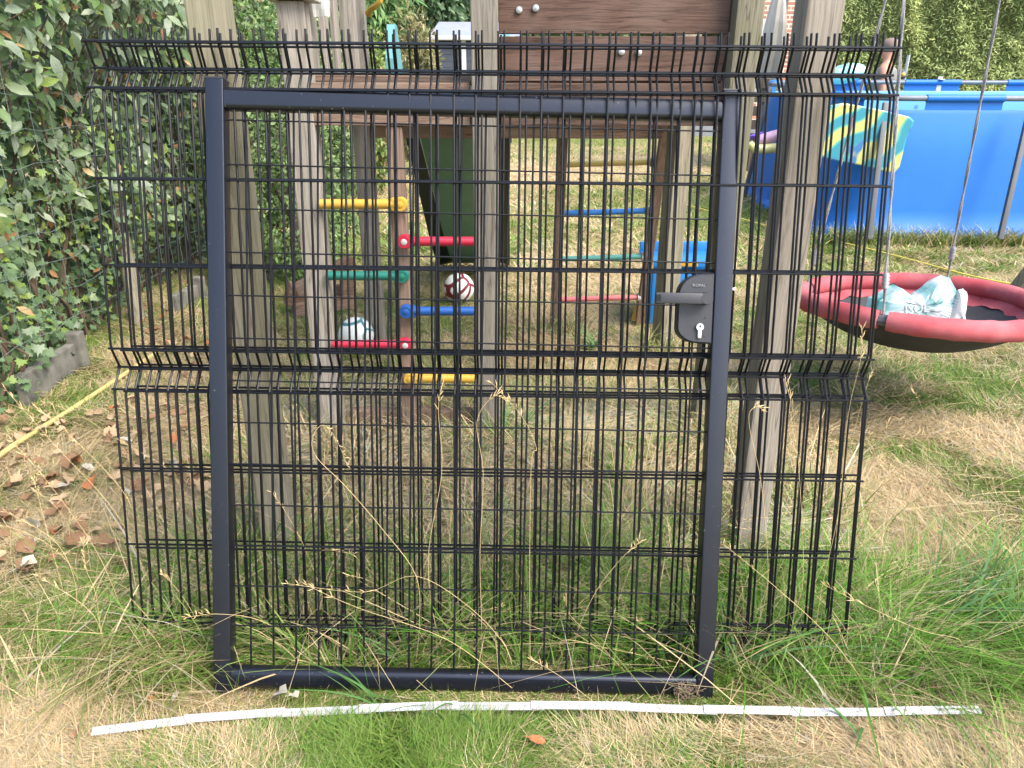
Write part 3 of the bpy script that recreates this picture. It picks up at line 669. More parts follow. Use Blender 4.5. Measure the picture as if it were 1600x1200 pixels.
# slide
sl = thing('slide', 'dark green plastic slide going down behind the play tower', 'slide', loc=(-.32, 4.25, 0))
def sprof(t):
    y = 4.22 + 1.92*t; z = 1.30*(1-t)**1.25 + .05 + .10*math.sin(t*math.pi)*(1-t) ; return y, z
Nn = 18
bed = MB(); fl = MB(); fr = MB()
def strip(mb, xf, zf, thick=.02):
    rows = []
    for i in range(Nn+1):
        t = i/Nn; y, z = sprof(t); rows.append([(xf(t)[0]+.32, y-4.25, z+zf(t)[0]), (xf(t)[1]+.32, y-4.25, z+zf(t)[1]), (xf(t)[1]+.32, y-4.25, z+zf(t)[1]-thick), (xf(t)[0]+.32, y-4.25, z+zf(t)[0]-thick)])
    o = [p for r_ in rows for p in r_]
    f = [(4*i+k, 4*i+(k+1) % 4, 4*i+4+(k+1) % 4, 4*i+4+k) for i in range(Nn) for k in range(4)] + [(3, 2, 1, 0), tuple(4*Nn+k for k in range(4))]
    mb.add(o, f)
strip(bed, lambda t: (-.545+.05*t, -.10), lambda t: (0, 0)); bed.build('slide_bed', M['slide_dark'], sl, True)
strip(fl, lambda t: (-.62, -.555+.06*t), lambda t: (.09, .11), .125); fl.build('slide_flank', M['slide_edge'], sl, True)
strip(fr, lambda t: (-.10, -.02), lambda t: (.11, .09), .125); fr.build('slide_flank', M['slide_edge'], sl, True)
MB().box((0, -.06, 1.22), (.13, .03, .10), ch=.004).build('slide_bracket', M['beam'], sl)
tw = MB()
for xs in (-1, 1):
    out = [(0, 1.44), (.30, 1.44), (.30, 1.50), (.16, 1.68), (.10, 1.68), (0, 1.52)]
    vs = [(xs*.285+e, b*1.0-.30, c) for e in (-.02, .02) for b, c in out]
    n6 = 6; tw.add(vs, [tuple(range(6)), tuple(reversed(range(6, 12)))] + [(i, 6+i, 6+(i+1) % 6, (i+1) % 6) for i in range(6)])
tw.box((0, -.13, 1.442), (.53, .32, .024), ch=.006); tw.build('slide_entry', M['slide_teal'], sl)

# ------------------------------------------------------------------ balls, box, offcuts under the tower
def ballmat(name, c, scale, th):
    m, n, l, b = nt(name); tc = n.new('ShaderNodeTexCoord'); v = n.new('ShaderNodeTexVoronoi'); v.feature = 'DISTANCE_TO_EDGE'; v.inputs['Scale'].default_value = scale
    l.new(tc.outputs['Object'], v.inputs['Vector']); r = ramp(n, [(th, c), (th+.015, (.74, .73, .70))]); l.new(v.outputs['Distance'], r.inputs['Fac'])
    l.new(r.outputs[0], b.inputs['Base Color']); b.inputs['Roughness'].default_value = .4; return m
for (px, py, rad, yv, mt, lab) in ((717, 448, .106, 5.03, ballmat('football maroon print', (.16, .012, .02), 9, .085), 'white football with maroon marks lying below the slide'),
                                   (556, 513, .100, 4.02, ballmat('football teal print', (.05, .20, .22), 5, .022), 'white football with teal lines behind the lowest red rung')):
    p = P(px, py, yv); o = MB().ball((0, 0, 0), rad, 28, 18).build('football', mt, None, True); o.location = (p.x, yv, rad+float(gz(p.x, yv))); o.rotation_euler = (.6, .4, 1.1)
    tag(o, lab, 'ball', 'footballs on the lawn')
bx = thing('toy_box', 'blue plastic toy box with a yellow strip behind the rear ladder', 'toy box', loc=(1.06, 4.62, 0))
M['box_blue'] = paint('toy box blue', (.012, .17, .46), (.010, .14, .40), rough=.4)
m_ = MB(); m_.box((0, 0, .18), (.42, .30, .36), ch=.02); m_.box((-.17, 0, .18), (.05, .31, .34), ch=.01); m_.build('body', M['box_blue'], bx, True)
m_ = MB(); m_.box((0, .02, .385), (.46, .32, .045), ch=.012); m_.box((0, .17, .43), (.46, .03, .08), ch=.01); ld = m_.build('lid', M['box_blue'], bx, True)
MB().box((.02, -.146, .39), (.12, .012, .03), ch=.004).build('clasp', M['yellow'], ld, True)
MB().tube([(-.225, -.13, .36), (-.245, -.14, .20), (-.28, -.15, .03)], [.03, .028, .03], 10).box((-.22, -.14, .38), (.05, .03, .06), ch=.008).build('yellow_strip', M['yellow'], bx, True)
wt = thing('timber_offcuts', 'broken reddish brown timber frame lying left of the tower', 'timber', loc=(-1.25, 4.75, 0), rot=(0, 0, .5))
for (c, d, rr) in (((0, 0, .05), (.42, .09, .09), (0, .0, 0)), ((.02, .02, .24), (.44, .09, .08), (0, -.35, .1)), ((.16, 0, .15), (.08, .08, .16), (0, .1, 0)), ((-.17, .03, .13), (.13, .10, .14), (.2, .4, 0)), ((.05, .12, .11), (.34, .07, .07), (0, .05, .2))):
    MB().box((0, 0, 0), d, ch=.01).build('timber_piece', M['oldwood'], wt, False, Matrix.Translation(c) @ Euler(rr).to_matrix().to_4x4())
hb = thing('handle_bar', 'black T shaped handle bar standing on the lawn behind the tower', 'handle', loc=(1.45, 6.6, 0))
MB().tube([(0, 0, -.02), (0, 0, .46)], .012, 10).build('shaft', M['leg'], hb, True)
MB().tube([(-.16, 0, .47), (0, 0, .485), (.02, 0, .48)], .02, 10).build('grip', M['leg'], hb, True)
pts = [G(1075+a, 328+b, .02) for a, b in ((0, -6), (8, -2), (22, -9), (30, -6), (20, 2), (6, 4), (26, 4), (34, -2))]
tag(MB().tube(pts, .02, 8).build('blue_strap', paint('blue strap', (.02, .34, .62), rough=.6), None, True), 'bright blue strap lying on the lawn beyond the gate lock', 'strap')

# ------------------------------------------------------------------ swing
SC = Vector((1.815, 3.2, .498))
sw = thing('nest_swing', 'red ring nest swing with black mesh hanging right of the panels', 'swing', loc=SC)
def ring_pt(a, r=.502): return Vector((r*math.cos(a), r*math.sin(a)*.96, -.018*math.sin(a)*1.0 + .010*math.sin(2*a+.4)))
M['swing_red'] = paint('faded red swing cloth', (.36, .045, .058), (.38, .11, .12), rough=.9, scale=7, bump=1.0, bscale=16)
M['swing_black'] = paint('black swing cloth', (.022, .022, .026), (.035, .035, .04), rough=.8, scale=9, bump=.4, bscale=300)
def seat_pt(a, f, up=0.0):
    p = ring_pt(a); return Vector((p.x*f, p.y*f, p.z*f - .015 - .19*(1-f**2.2) + up))
for k in range(4):
    a0, a1 = R(90*k+51), R(90*k+51+86); N_ = 22
    pts = [ring_pt(a0+(a1-a0)*i/N_) for i in range(N_+1)]
    rad = [.043+.0018*math.sin(i*1.7+k)+.001*math.sin(i*3.1) - (.006 if i in (0, N_) else 0) for i in range(N_+1)]
    mb = MB(); mb.tube(pts, rad, 14)
    # cloth skirt inside the ring
    sk = []; fs = []
    for i in range(N_+1):
        ang = a0+(a1-a0)*i/N_; edge = .83 + .03*math.sin(math.pi*i/N_) + .012*math.sin(i*1.9+k)
        for f in (1.0, .96, .93, .89, edge): sk.append(seat_pt(ang, f, .006+.005*math.sin(i*.9+f*9)))
    for i in range(N_):
        for q in range(4): fs.append((5*i+q, 5*i+q+1, 5*i+q+6, 5*i+q+5))
    mb.add(sk, fs); mb.build('ring_sleeve', M['swing_red'], sw, True)
ns, nr = 48, 10; vs = []; fs = []
for j in range(nr+1):
    for i in range(ns): vs.append(seat_pt(2*math.pi*i/ns, max(.001, .99*(1-j/nr))))
for j in range(nr):
    for i in range(ns): fs.append((j*ns+i, j*ns+(i+1) % ns, (j+1)*ns+(i+1) % ns, (j+1)*ns+i))
MB().add(vs, fs).build('mesh_seat', M['swing_black'], sw, True)
MB().tube([ring_pt(2*math.pi*i/48) for i in range(49)], .024, 8, caps=False).build('ring_tube', M['leg'], sw, True)
BEAM_Z, BEAM_Y = 2.75, 3.2
def rope(a, px, py, yv):
    p0 = SC+ring_pt(R(a)); pt = P(px, py, yv); d = (pt-p0); top = p0 + d*((BEAM_Z-.06-p0.z)/d.z)
    N_ = 40; pts = [p0+(top-p0)*i/N_ for i in range(N_+1)]; mb = MB()
    ax = (top-p0).normalized(); u = ax.cross(Vector((0, 1, 0))).normalized(); w = ax.cross(u)
    pts2 = [[p + (u*math.cos(i*.9+ph_)+w*math.sin(i*.9+ph_))*.0034 - SC for i, p in enumerate(pts)] for ph_ in (0, math.pi)]
    for q in pts2: mb.tube(q, .0040, 6)
    o = mb.build('rope', M['rope'], sw, True)
    c = p0 + ax*.13
    cl = MB()
    for k in range(4): q = c+ax*(.014*k) - SC; cl.tube([q, q+ax*.009], .0145, 10)
    cl.tube([c-ax*.004-SC, c+ax*.058-SC], .011, 10); cl.build('rope_clamp', M['galv'], o, True)
rope(49, 1562, 0, 3.45); rope(139, 1384, 0, 3.42); rope(229, 1412, 0, 3.05); rope(-41, 1650, 0, 3.05)
# swing frame: beam and legs
fm = thing('swing_frame', 'timber swing beam with slanted leg at the right picture edge', 'swing frame', loc=(2.3, 3.2, 0))
MB().beam((.55-2.3, 0, BEAM_Z), (3.5-2.3, 0, BEAM_Z), .10, .10, .008, up=(0, 1, 0)).build('beam', M['beam'], fm)
lg = G(1576, 452)
MB().beam((lg.x-2.3+.04, lg.y-3.2, -.05), (3.55-2.3, .15, BEAM_Z-.05), .09, .09, .006).build('leg', M['post'], fm)
MB().beam((lg.x-2.3+.02, 2.0-3.2+.2, -.05), (3.55-2.3, -.1, BEAM_Z-.05), .09, .09, .006).build('leg', M['post'], fm)
# bags in the swing
def bag_mat():
    m, n, l, b = nt('white and teal printed plastic bag'); tc = n.new('ShaderNodeTexCoord')
    v = n.new('ShaderNodeTexNoise'); v.inputs['Scale'].default_value = 4.6; v.inputs['Detail'].default_value = 3; v.inputs['Distortion'].default_value = 1.2; l.new(tc.outputs['Object'], v.inputs['Vector'])
    r = ramp(n, [(.34, (.02, .12, .125)), (.41, (.12, .24, .25)), (.48, (.24, .33, .34)), (.515, (.40, .42, .42))]); l.new(v.outputs['Fac'], r.inputs['Fac'])
    l.new(r.outputs[0], b.inputs['Base Color']); b.inputs['Roughness'].default_value = .3; return m
M['bag'] = bag_mat()
def crumple(name, outline, y, depth, mat, parent, seed, seg=26, amp=.018):
    """a crumpled plastic bag: a closed pillow over an outline in x, z"""
    from mathutils import noise
    n_ = len(outline); cx = sum(p[0] for p in outline)/n_; cz = sum(p[1] for p in outline)/n_; rings = 6; mb = MB(); vs = []
    for side in (-1, 1):
        for j in range(rings+1):
            f = 1-j/rings
            for (ax_, az_) in outline:
                x_, z_ = cx+(ax_-cx)*f, cz+(az_-cz)*f
                nz = noise.noise(Vector((x_*14, z_*14, seed+side)))*amp + abs(noise.noise(Vector((x_*30, z_*30, seed*2))))*amp*.8
                vs.append((x_, y + side*(depth*math.sqrt(max(0, 1-f*f))) + nz*(1-f**6) + (z_-cz)*.35, z_+nz*.4))
    k = (rings+1)*n_
    fs = []
    for s in range(2):
        for j in range(rings):
            for i in range(n_):
                q = (s*k+j*n_+i, s*k+j*n_+(i+1) % n_, s*k+(j+1)*n_+(i+1) % n_, s*k+(j+1)*n_+i); fs.append(q if s == 0 else q[::-1])
    mb.add(vs, fs); return mb.build(name, mat, parent, False)
def dense(o, k=4):
    out = []
    for i in range(len(o)):
        a, b = o[i], o[(i+1) % len(o)]; out += [(a[0]+(b[0]-a[0])*j/k, a[1]+(b[1]-a[1])*j/k) for j in range(k)]
    return out
def swpts(lst, Y): return [((lambda q: (q.x-SC.x, q.z-SC.z))(P(a, b, Y))) for a, b in lst]
YB = 3.12
bag = thing('plastic_bag', 'crumpled white and teal printed plastic bag lying in the nest swing', 'bag', loc=SC)
crumple('bag_film', dense(swpts([(1340, 506), (1358, 466), (1401, 446), (1426, 462), (1478, 433), (1492, 437), (1499, 460), (1484, 492), (1455, 528), (1398, 526)], YB)), YB-SC.y, .05, M['bag'], bag, 3)
from mathutils.bvhtree import BVHTree
film = bag.children[0] if bag.children else [o for o in C.objects if o.parent == bag][0]
tree = BVHTree.FromPolygons([v.co.copy() for v in film.data.vertices], [tuple(p.vertices) for p in film.data.polygons])
for body, px, py, sz, rz in (('ISOL', 1424, 478, .052, 4), ('ISOL', 1428, 503, .050, -3)):   # printed lettering laid on the film
    q = P(px, py, YB) - SC; me = text_mesh('bag_lettering', body, sz, M['white'], 0)
    bm = bmesh.new(); bm.from_mesh(me); bmesh.ops.triangulate(bm, faces=bm.faces[:]); bmesh.ops.subdivide_edges(bm, edges=bm.edges[:], cuts=1); bm.to_mesh(me); bm.free()
    for v in me.vertices:
        a, b = v.co.x, v.co.y; c_, s_ = math.cos(R(rz)), math.sin(R(rz)); w = Vector((q.x+a*c_-b*s_, 0, q.z+a*s_+b*c_))
        hit = tree.ray_cast(Vector((w.x, -1, w.z)), Vector((0, 1, 0)))
        v.co = Vector((w.x, (hit[0].y if hit[0] is not None else q.y-.05)-.005, w.z))
    link('bag_lettering', me, bag)
wb = crumple('rolled_bag', dense(swpts([(1452, 524), (1478, 492), (1500, 455), (1508, 452), (1513, 458), (1502, 490), (1497, 520), (1475, 526)], YB)), .0, .045, M['white'], None, 8)
wb.location = SC + Vector((0, YB-SC.y-.02, 0)); tag(wb, 'rolled white plastic bag with fine print beside the teal bag', 'bag')
pr = MB()
for k in range(13):
    f = k/13; c = P(1465+30*f, 513-48*f, YB-.075)-wb.location; pr.box(c, (.045-.01*random.random(), .001, .0028), Euler((0, R(20), 0)))
pr.build('fine_print', paint('fine print', (.25, .28, .33), rough=.6), wb)

# ------------------------------------------------------------------ pool
PX0, PX1, PY0, PY1, PRAD = 3.20, 8.4, 7.42, 10.45, .55
def pool_outline(inset=0.0, per=12):
    x0, x1, y0, y1, r = PX0+inset, PX1-inset, PY0+inset, PY1-inset, PRAD
    o = []
    for cx, cy, a0 in ((x0+r, y0+r, 180), (x1-r, y0+r, 270), (x1-r, y1-r, 0), (x0+r, y1-r, 90)):
        for i in range(per+1): a = R(a0+90*i/per); o.append((cx+r*math.cos(a), cy+r*math.sin(a)))
    out = []
    for i in range(len(o)):
        a, b = o[i], o[(i+1) % len(o)]; L = math.hypot(b[0]-a[0], b[1]-a[1]); k = max(1, int(L/.12))
        out += [(a[0]+(b[0]-a[0])*j/k, a[1]+(b[1]-a[1])*j/k) for j in range(k)]
    return out
def rimz(y): return 1.325 + (y-PY0)/(PY1-PY0)*.185
def pgz(x, y): return float(gz(x, y))
pool = thing('frame_pool', 'large blue above ground frame pool on the right lawn', 'pool', loc=(5.6, 8.9, 0))
PB = Vector((5.6, 8.9, 0))
def ploft(name, levels, mat, smooth=True):
    """levels: list of (inset, z function)"""
    mb = MB(); n_ = None; vs = []
    for ins, zf in levels:
        o = pool_outline(ins); n_ = len(o) if n_ is None else n_
        base = pool_outline(0); o = [(bx_+(0), by_) for bx_, by_ in base]
        cx, cy = (PX0+PX1)/2, (PY0+PY1)/2
        for (x_, y_) in o:
            sx_ = (PX1-PX0-2*ins)/(PX1-PX0); sy_ = (PY1-PY0-2*ins)/(PY1-PY0)
            X_, Y_ = cx+(x_-cx)*sx_, cy+(y_-cy)*sy_; vs.append((X_-PB.x, Y_-PB.y, zf(X_, Y_)))
    n_ = len(vs)//len(levels)
    fs = [(j*n_+i, (j+1)*n_+i, (j+1)*n_+(i+1) % n_, j*n_+(i+1) % n_) for j in range(len(levels)-1) for i in range(n_)]
    return mb.add(vs, fs).build(name, mat, pool, smooth)
wav = lambda x, y, k: .012*math.sin(x*5.1+k)+.010*math.sin(y*6.3+x*2+k*2)
ploft('outer_wall', [(.035, lambda x, y: rimz(y)-.105), (.02, lambda x, y: rimz(y)-.14), (-.02, lambda x, y: rimz(y)*.6), (-.06, lambda x, y: .30), (-.075, lambda x, y: .16), (-.13, lambda x, y: .10+wav(x, y, 0)), (-.15, lambda x, y: .03+pgz(x, y)*.9), (-.17, lambda x, y: -.02+pgz(x, y))], M['pool'])
ploft('inner_liner', [(.036, lambda x, y: rimz(y)-.104), (.05, lambda x, y: rimz(y)-.14), (.06, lambda x, y: .95), (.06, lambda x, y: .5)], M['liner'])
wo = pool_outline(.0)
M['water'] = paint('pool water', (.05, .28, .36), rough=.06, spec=.6)
MB().add([((x_-5.8)*.97+5.8-PB.x, (y_-8.93)*.96+8.93-PB.y, 1.0) for x_, y_ in wo], [tuple(range(len(wo)))]).build('water', M['water'], pool)
rim = pool_outline(.035); MB().tube([(x_-PB.x, y_-PB.y, rimz(y_)) for x_, y_ in rim+rim[:2]], .026, 10, caps=False).build('rim_tube', M['rimtube'], pool, True)
# sleeves with gaps along the rim
seg = []; segs_ = []
gx0 = P(1407, 155, PY0).x
for i in range(len(rim)+1):
    b = rim[i % len(rim)]; side = abs(b[0]-PX0) < .12 or abs(b[0]-PX1) < .12
    ph_ = ((b[1]-PY0-1.0) if side else (b[0]-gx0)) % 1.25
    if .22 < ph_ < 1.03: seg.append(b)
    else:
        if len(seg) > 2: segs_.append(seg)
        seg = []
for s_ in segs_:
    mb = MB(); mb.tube([(x_-PB.x, y_-PB.y, rimz(y_)) for x_, y_ in s_], .034, 12)
    vs = []
    for x_, y_ in s_: vs += [(x_-PB.x, y_-PB.y, rimz(y_)-.02), (x_-PB.x, y_-PB.y, rimz(y_)-.112)]
    mb.add(vs, [(2*i, 2*i+1, 2*i+3, 2*i+2) for i in range(len(s_)-1)]); mb.build('rim_sleeve', M['pool'], pool, True)
def pleg(p0, p1, name='leg'): MB().beam(p0-PB, p1-PB, .05, .04, .01).build(name, M['leg'], pool, True)
for t_, b_ in ((1384, 1362), (1612, 1566)):
    pleg(P(t_, 160, 7.26), P(b_-4, 374, 7.0))
for y_ in (8.6, 9.7): pleg(Vector((3.15, y_, rimz(y_)-.02)), Vector((2.98, y_, .1)))
a = P(1478, 118, 10.3); MB().box((a.x-PB.x, 10.42-PB.y, rimz(10.42)-.10), (.062, .012, .34), ch=.003).box((a.x-PB.x, 10.40-PB.y, rimz(10.42)+.035), (.064, .09, .012), ch=.003).build('hanging_strap', M['white'], pool)
# bodyboard leaning on the pool wall
def board_mat():
    m, n, l, b = nt('bodyboard print'); tc = n.new('ShaderNodeTexCoord'); mp = n.new('ShaderNodeMapping'); mp.inputs['Rotation'].default_value = (0, R(-38), 0); l.new(tc.outputs['Object'], mp.inputs['Vector'])
    w = n.new('ShaderNodeTexWave'); w.inputs['Scale'].default_value = 1.15; w.inputs['Distortion'].default_value = 7.5; w.inputs['Detail'].default_value = 1.2; w.inputs['Detail Scale'].default_value = 1.6; l.new(mp.outputs[0], w.inputs['Vector'])
    r = ramp(n, [(.28, (.03, .24, .32)), (.33, (.06, .34, .32)), (.56, (.17, .42, .30)), (.61, (.45, .45, .15))]); r.color_ramp.interpolation = 'LINEAR'; l.new(w.outputs['Fac'], r.inputs['Fac'])
    v = n.new('ShaderNodeTexNoise'); v.inputs['Scale'].default_value = 3.4; l.new(tc.outputs['Object'], v.inputs['Vector']); vr = ramp(n, [(.60, (0, 0, 0)), (.63, (1, 1, 1))]); l.new(v.outputs['Fac'], vr.inputs['Fac'])
    mx = n.new('ShaderNodeMix'); mx.data_type = 'RGBA'; l.new(vr.outputs[0], mx.inputs[0]); l.new(r.outputs[0], mx.inputs[6]); mx.inputs[7].default_value = (.04, .15, .36, 1)
    l.new(mx.outputs[2], b.inputs['Base Color']); b.inputs['Roughness'].default_value = .45; return m
YBo = 7.18
ol = [(1293, 172), (1300, 165), (1322, 161), (1350, 166), (1390, 174), (1425, 183), (1431, 189), (1428, 200), (1420, 216), (1415, 240), (1410, 262), (1403, 270), (1392, 270), (1350, 259), (1310, 252), (1288, 246), (1283, 238), (1284, 215), (1288, 190)]
pc = P(1357, 215, YBo); oo = [(P(a, b, YBo).x-pc.x, P(a, b, YBo).z-pc.z) for a, b in ol]
bb = slab(MB(), oo[::-1], -.025, .025, .04).build('bodyboard', board_mat(), None, False); bb.location = (pc.x, YBo+.06, pc.z); bb.rotation_euler = (R(4), 0, 0)
tag(bb, 'yellow and teal patterned bodyboard hanging on the front wall of the pool', 'bodyboard')
# floats at the left pool corner
fl_ = thing('inflatable_float', 'pink and yellow inflatable float with purple fin by left pool corner', 'pool float', loc=P(1195, 215, 9.0))
FL0 = P(1195, 215, 9.0)
MB().tube([P(a, b, 8.9)-FL0 for a, b in ((1181, 222), (1190, 218), (1205, 214), (1225, 208))], [.035, .06, .065, .06], 12).build('upper_tube', paint('pink vinyl', (.55, .33, .46), rough=.35), fl_, True)
MB().tube([P(a, b, 8.85)-FL0 for a, b in ((1171, 224), (1178, 232), (1192, 233), (1225, 230))], [.04, .05, .055, .055], 12).build('lower_tube', paint('pale yellow vinyl', (.62, .58, .24), rough=.35), fl_, True)
MB().add([P(a, b, 8.9+c)-FL0 for a, b, c in ((1170, 212, 0), (1183, 207, .05), (1193, 206, .05), (1192, 216, .05), (1180, 219, .02), (1172, 217, 0), (1182, 212, -.05))], [(0, 1, 6), (1, 2, 6), (2, 3, 6), (3, 4, 6), (4, 5, 6), (5, 0, 6), (5, 4, 3, 2, 1, 0)]).build('fin', paint('purple vinyl', (.13, .05, .42), rough=.4), fl_)
a = P(1324, 112, 10.3); o = MB().ball((0, 0, 0), (.26, .2, .12), 20, 12).build('swim_ring', paint('turquoise vinyl', (.10, .52, .58), (.5, .7, .7), rough=.3, scale=6), None, True); o.location = (a.x, 10.35, rimz(10.4)+.10); o.rotation_euler = (0, R(-12), 0)
tag(o, 'turquoise inflatable float resting on the far pool rim', 'pool float')
o = thing('yellow_black_float', 'small black and yellow float on the far pool rim by the person', 'pool float', loc=P(1410, 117, 10.5))
MB().ball((0, 0, 0), (.06, .05, .055), 14, 10).build('body', M['leg'], o, True)
MB().ball((-.01, -.03, .0), (.035, .035, .03), 12, 8).build('yellow_face', M['yellow'], o, True)
pl = MB().tube([P(1412, 128, 10.75), P(1420, 86, 10.75)], .022, 8).build('skimmer_pole', M['galv'], None, True); tag(pl, 'light grey pole standing behind the far pool rim', 'pole')

# ------------------------------------------------------------------ person behind the pool
def person():
    Y0 = 11.0; top = P(1388, 57, Y0).z; gx_ = P(1386, 100, Y0).x; g0 = float(gz(gx_, Y0)); k = (top-.03-g0)/1.78
    root = thing('person', 'person in cap and grey vest standing behind the pool', 'person', loc=(gx_, Y0, g0))
    J = {'pelvis': (0, 0, .95, .13), 'waist': (0, 0, 1.10, .125), 'chest': (0, .0, 1.32, .15), 'upper': (0, 0, 1.43, .11), 'neck': (0, 0, 1.52, .055), 'jaw': (0, -.02, 1.59, .068), 'head': (0, 0, 1.68, .09), 'crown': (0, .01, 1.74, .07),
         'sl': (-.19, 0, 1.42, .06), 'el': (-.25, .02, 1.14, .042), 'wl': (-.24, -.08, .90, .03), 'hl': (-.24, -.11, .82, .03), 'sr': (.19, 0, 1.42, .06), 'er': (.25, .02, 1.14, .042), 'wr': (.24, -.08, .90, .03), 'hr': (.24, -.11, .82, .03),
         'hpl': (-.10, 0, .90, .095), 'kl': (-.11, -.02, .50, .062), 'al': (-.11, .02, .09, .042), 'tl': (-.11, -.13, .04, .035), 'hpr': (.10, 0, .90, .095), 'kr': (.11, -.02, .50, .062), 'ar': (.11, .02, .09, .042), 'tr': (.11, -.13, .04, .035), 'nose': (0, -.10, 1.655, .014)}
    for s_, sg in (('l', -1), ('r', 1)):
        for i in range(4): J['f%s%d' % (s_, i)] = (sg*(.255-.018*i), -.13-.012*i, .745-.005*(i in (1, 2)), .009)
        J['th'+s_] = (sg*.215, -.16, .80, .010)
    E = [('pelvis', 'waist'), ('waist', 'chest'), ('chest', 'upper'), ('upper', 'neck'), ('neck', 'jaw'), ('jaw', 'head'), ('head', 'crown'), ('jaw', 'nose'), ('upper', 'sl'), ('sl', 'el'), ('el', 'wl'), ('wl', 'hl'), ('upper', 'sr'), ('sr', 'er'), ('er', 'wr'), ('wr', 'hr'), ('pelvis', 'hpl'), ('hpl', 'kl'), ('kl', 'al'), ('al', 'tl'), ('pelvis', 'hpr'), ('hpr', 'kr'), ('kr', 'ar'), ('ar', 'tr')]
    E += [('h'+s_, 'f%s%d' % (s_, i)) for s_ in 'lr' for i in range(4)] + [('h'+s_, 'th'+s_) for s_ in 'lr']
    names = list(J); ix = {n_: i for i, n_ in enumerate(names)}
    me = bpy.data.meshes.new('body'); me.from_pydata([J[n_][:3] for n_ in names], [(ix[a], ix[b]) for a, b in E], [])
    o = bpy.data.objects.new('body', me); C.objects.link(o); o.modifiers.new('s', 'SKIN'); sub = o.modifiers.new('u', 'SUBSURF'); sub.levels = 2
    for i, n_ in enumerate(names): me.skin_vertices[0].data[i].radius = (J[n_][3], J[n_][3]*.85)
    me.skin_vertices[0].data[ix['pelvis']].use_root = True
    dg = bpy.context.evaluated_depsgraph_get(); dg.update(); m2 = bpy.data.meshes.new_from_object(o.evaluated_get(dg)); bpy.data.objects.remove(o)
    m2.name = 'body'; m2.materials.clear(); m2.materials.append(paint('skin', (.50, .25, .17), (.46, .22, .15), rough=.55))
    m2.polygons.foreach_set('use_smooth', [True]*len(m2.polygons))
    b = link('body', m2, root)
    vest = MB(); vest.lathe([(.135, .93), (.15, 1.0), (.138, 1.10), (.165, 1.30), (.155, 1.40), (.10, 1.455)], 20, 'Z'); vest.v = [(x_*1.12, y_*.92, z_) for x_, y_, z_ in vest.v]; vest.build('vest', paint('grey vest', (.24, .25, .22), rough=.9), root, True)
    sh_ = MB(); sh_.lathe([(.155, .95), (.16, .88), (.14, .80)], 18, 'Z')
    for s_ in (-1, 1): sh_.tube([(s_*.10, 0, .88), (s_*.11, -.01, .55)], [.105, .095], 14)
    sh_.build('shorts', paint('dark shorts', (.03, .035, .06), rough=.9), root, True)
    cap = MB(); cap.ball((0, .0, 1.70), (.105, .115, .095), 18, 12); cap.box((0, -.12, 1.70), (.13, .11, .012), Euler((.15, 0, 0)), ch=.004); cap.build('cap', paint('brown cap', (.17, .11, .09), (.22, .15, .12), rough=.9), root, True)
    root.scale = (k, k, k); root.rotation_euler = (0, 0, R(-120))
person()

# ------------------------------------------------------------------ foliage helpers
LANCE = (np.array([(0, 0, 0), (.19, .30, .05), (-.19, .30, .05), (.20, .62, .03), (-.20, .62, .03), (0, .32, 0), (0, .64, -.03), (0, 1, -.12)], float), np.array([(0, 1, 5), (0, 5, 2), (5, 1, 3), (5, 3, 6), (2, 5, 6), (2, 6, 4), (6, 3, 7), (4, 6, 7)]))
_lb = [(0, 0), (.16, .02), (.42, -.10), (.36, .16), (.52, .34), (.27, .42), (.26, .66), (.10, .62), (0, .98), (-.10, .62), (-.26, .66), (-.27, .42), (-.52, .34), (-.36, .16), (-.42, -.10), (-.16, .02)]
LOBED = (np.array([(x_, y_, .06*abs(x_)-.10*max(0, y_-.5)) for x_, y_ in _lb] + [(0, .34, -.02)], float), np.array([(i, (i+1) % 16, 16) for i in range(16)]))
SPRIG = (np.array([(0, 0, 0), (.10, .35, .03), (-.10, .40, .03), (.07, .7, 0), (-.06, .72, 0), (0, 1, -.08)], float), np.array([(0, 1, 2), (1, 3, 2), (2, 3, 4), (3, 5, 4)]))
def unit(a): return a/np.maximum(np.linalg.norm(a, axis=1, keepdims=True), 1e-9)
def frames(D, N):
    y_ = unit(D); z_ = unit(N - y_*(N*y_).sum(1, keepdims=True)); x_ = np.cross(y_, z_); return x_, y_, z_
def scatter_mesh(name, tpl, pos, D, N, size, col, mat, loc=(0, 0, 0)):
    V0, T0 = tpl; x_, y_, z_ = frames(D, N); n_ = len(pos); k = len(V0)
    V = (V0[None, :, 0:1]*x_[:, None] + V0[None, :, 1:2]*y_[:, None] + V0[None, :, 2:3]*z_[:, None])*size[:, None, None] + pos[:, None] - np.array(loc)
    T = (T0[None] + (np.arange(n_)*k)[:, None, None]).reshape(-1, 3)
    return np_mesh(name, V.reshape(-1, 3), T, mat, np.repeat(col, k, 0), smooth=False)
def pick(cols, n_, p=None, jit=.3):
    c = np.array(cols)[rng.choice(len(cols), n_, p=p)]; return c*(1-jit/2+jit*rng.random((n_, 1)))

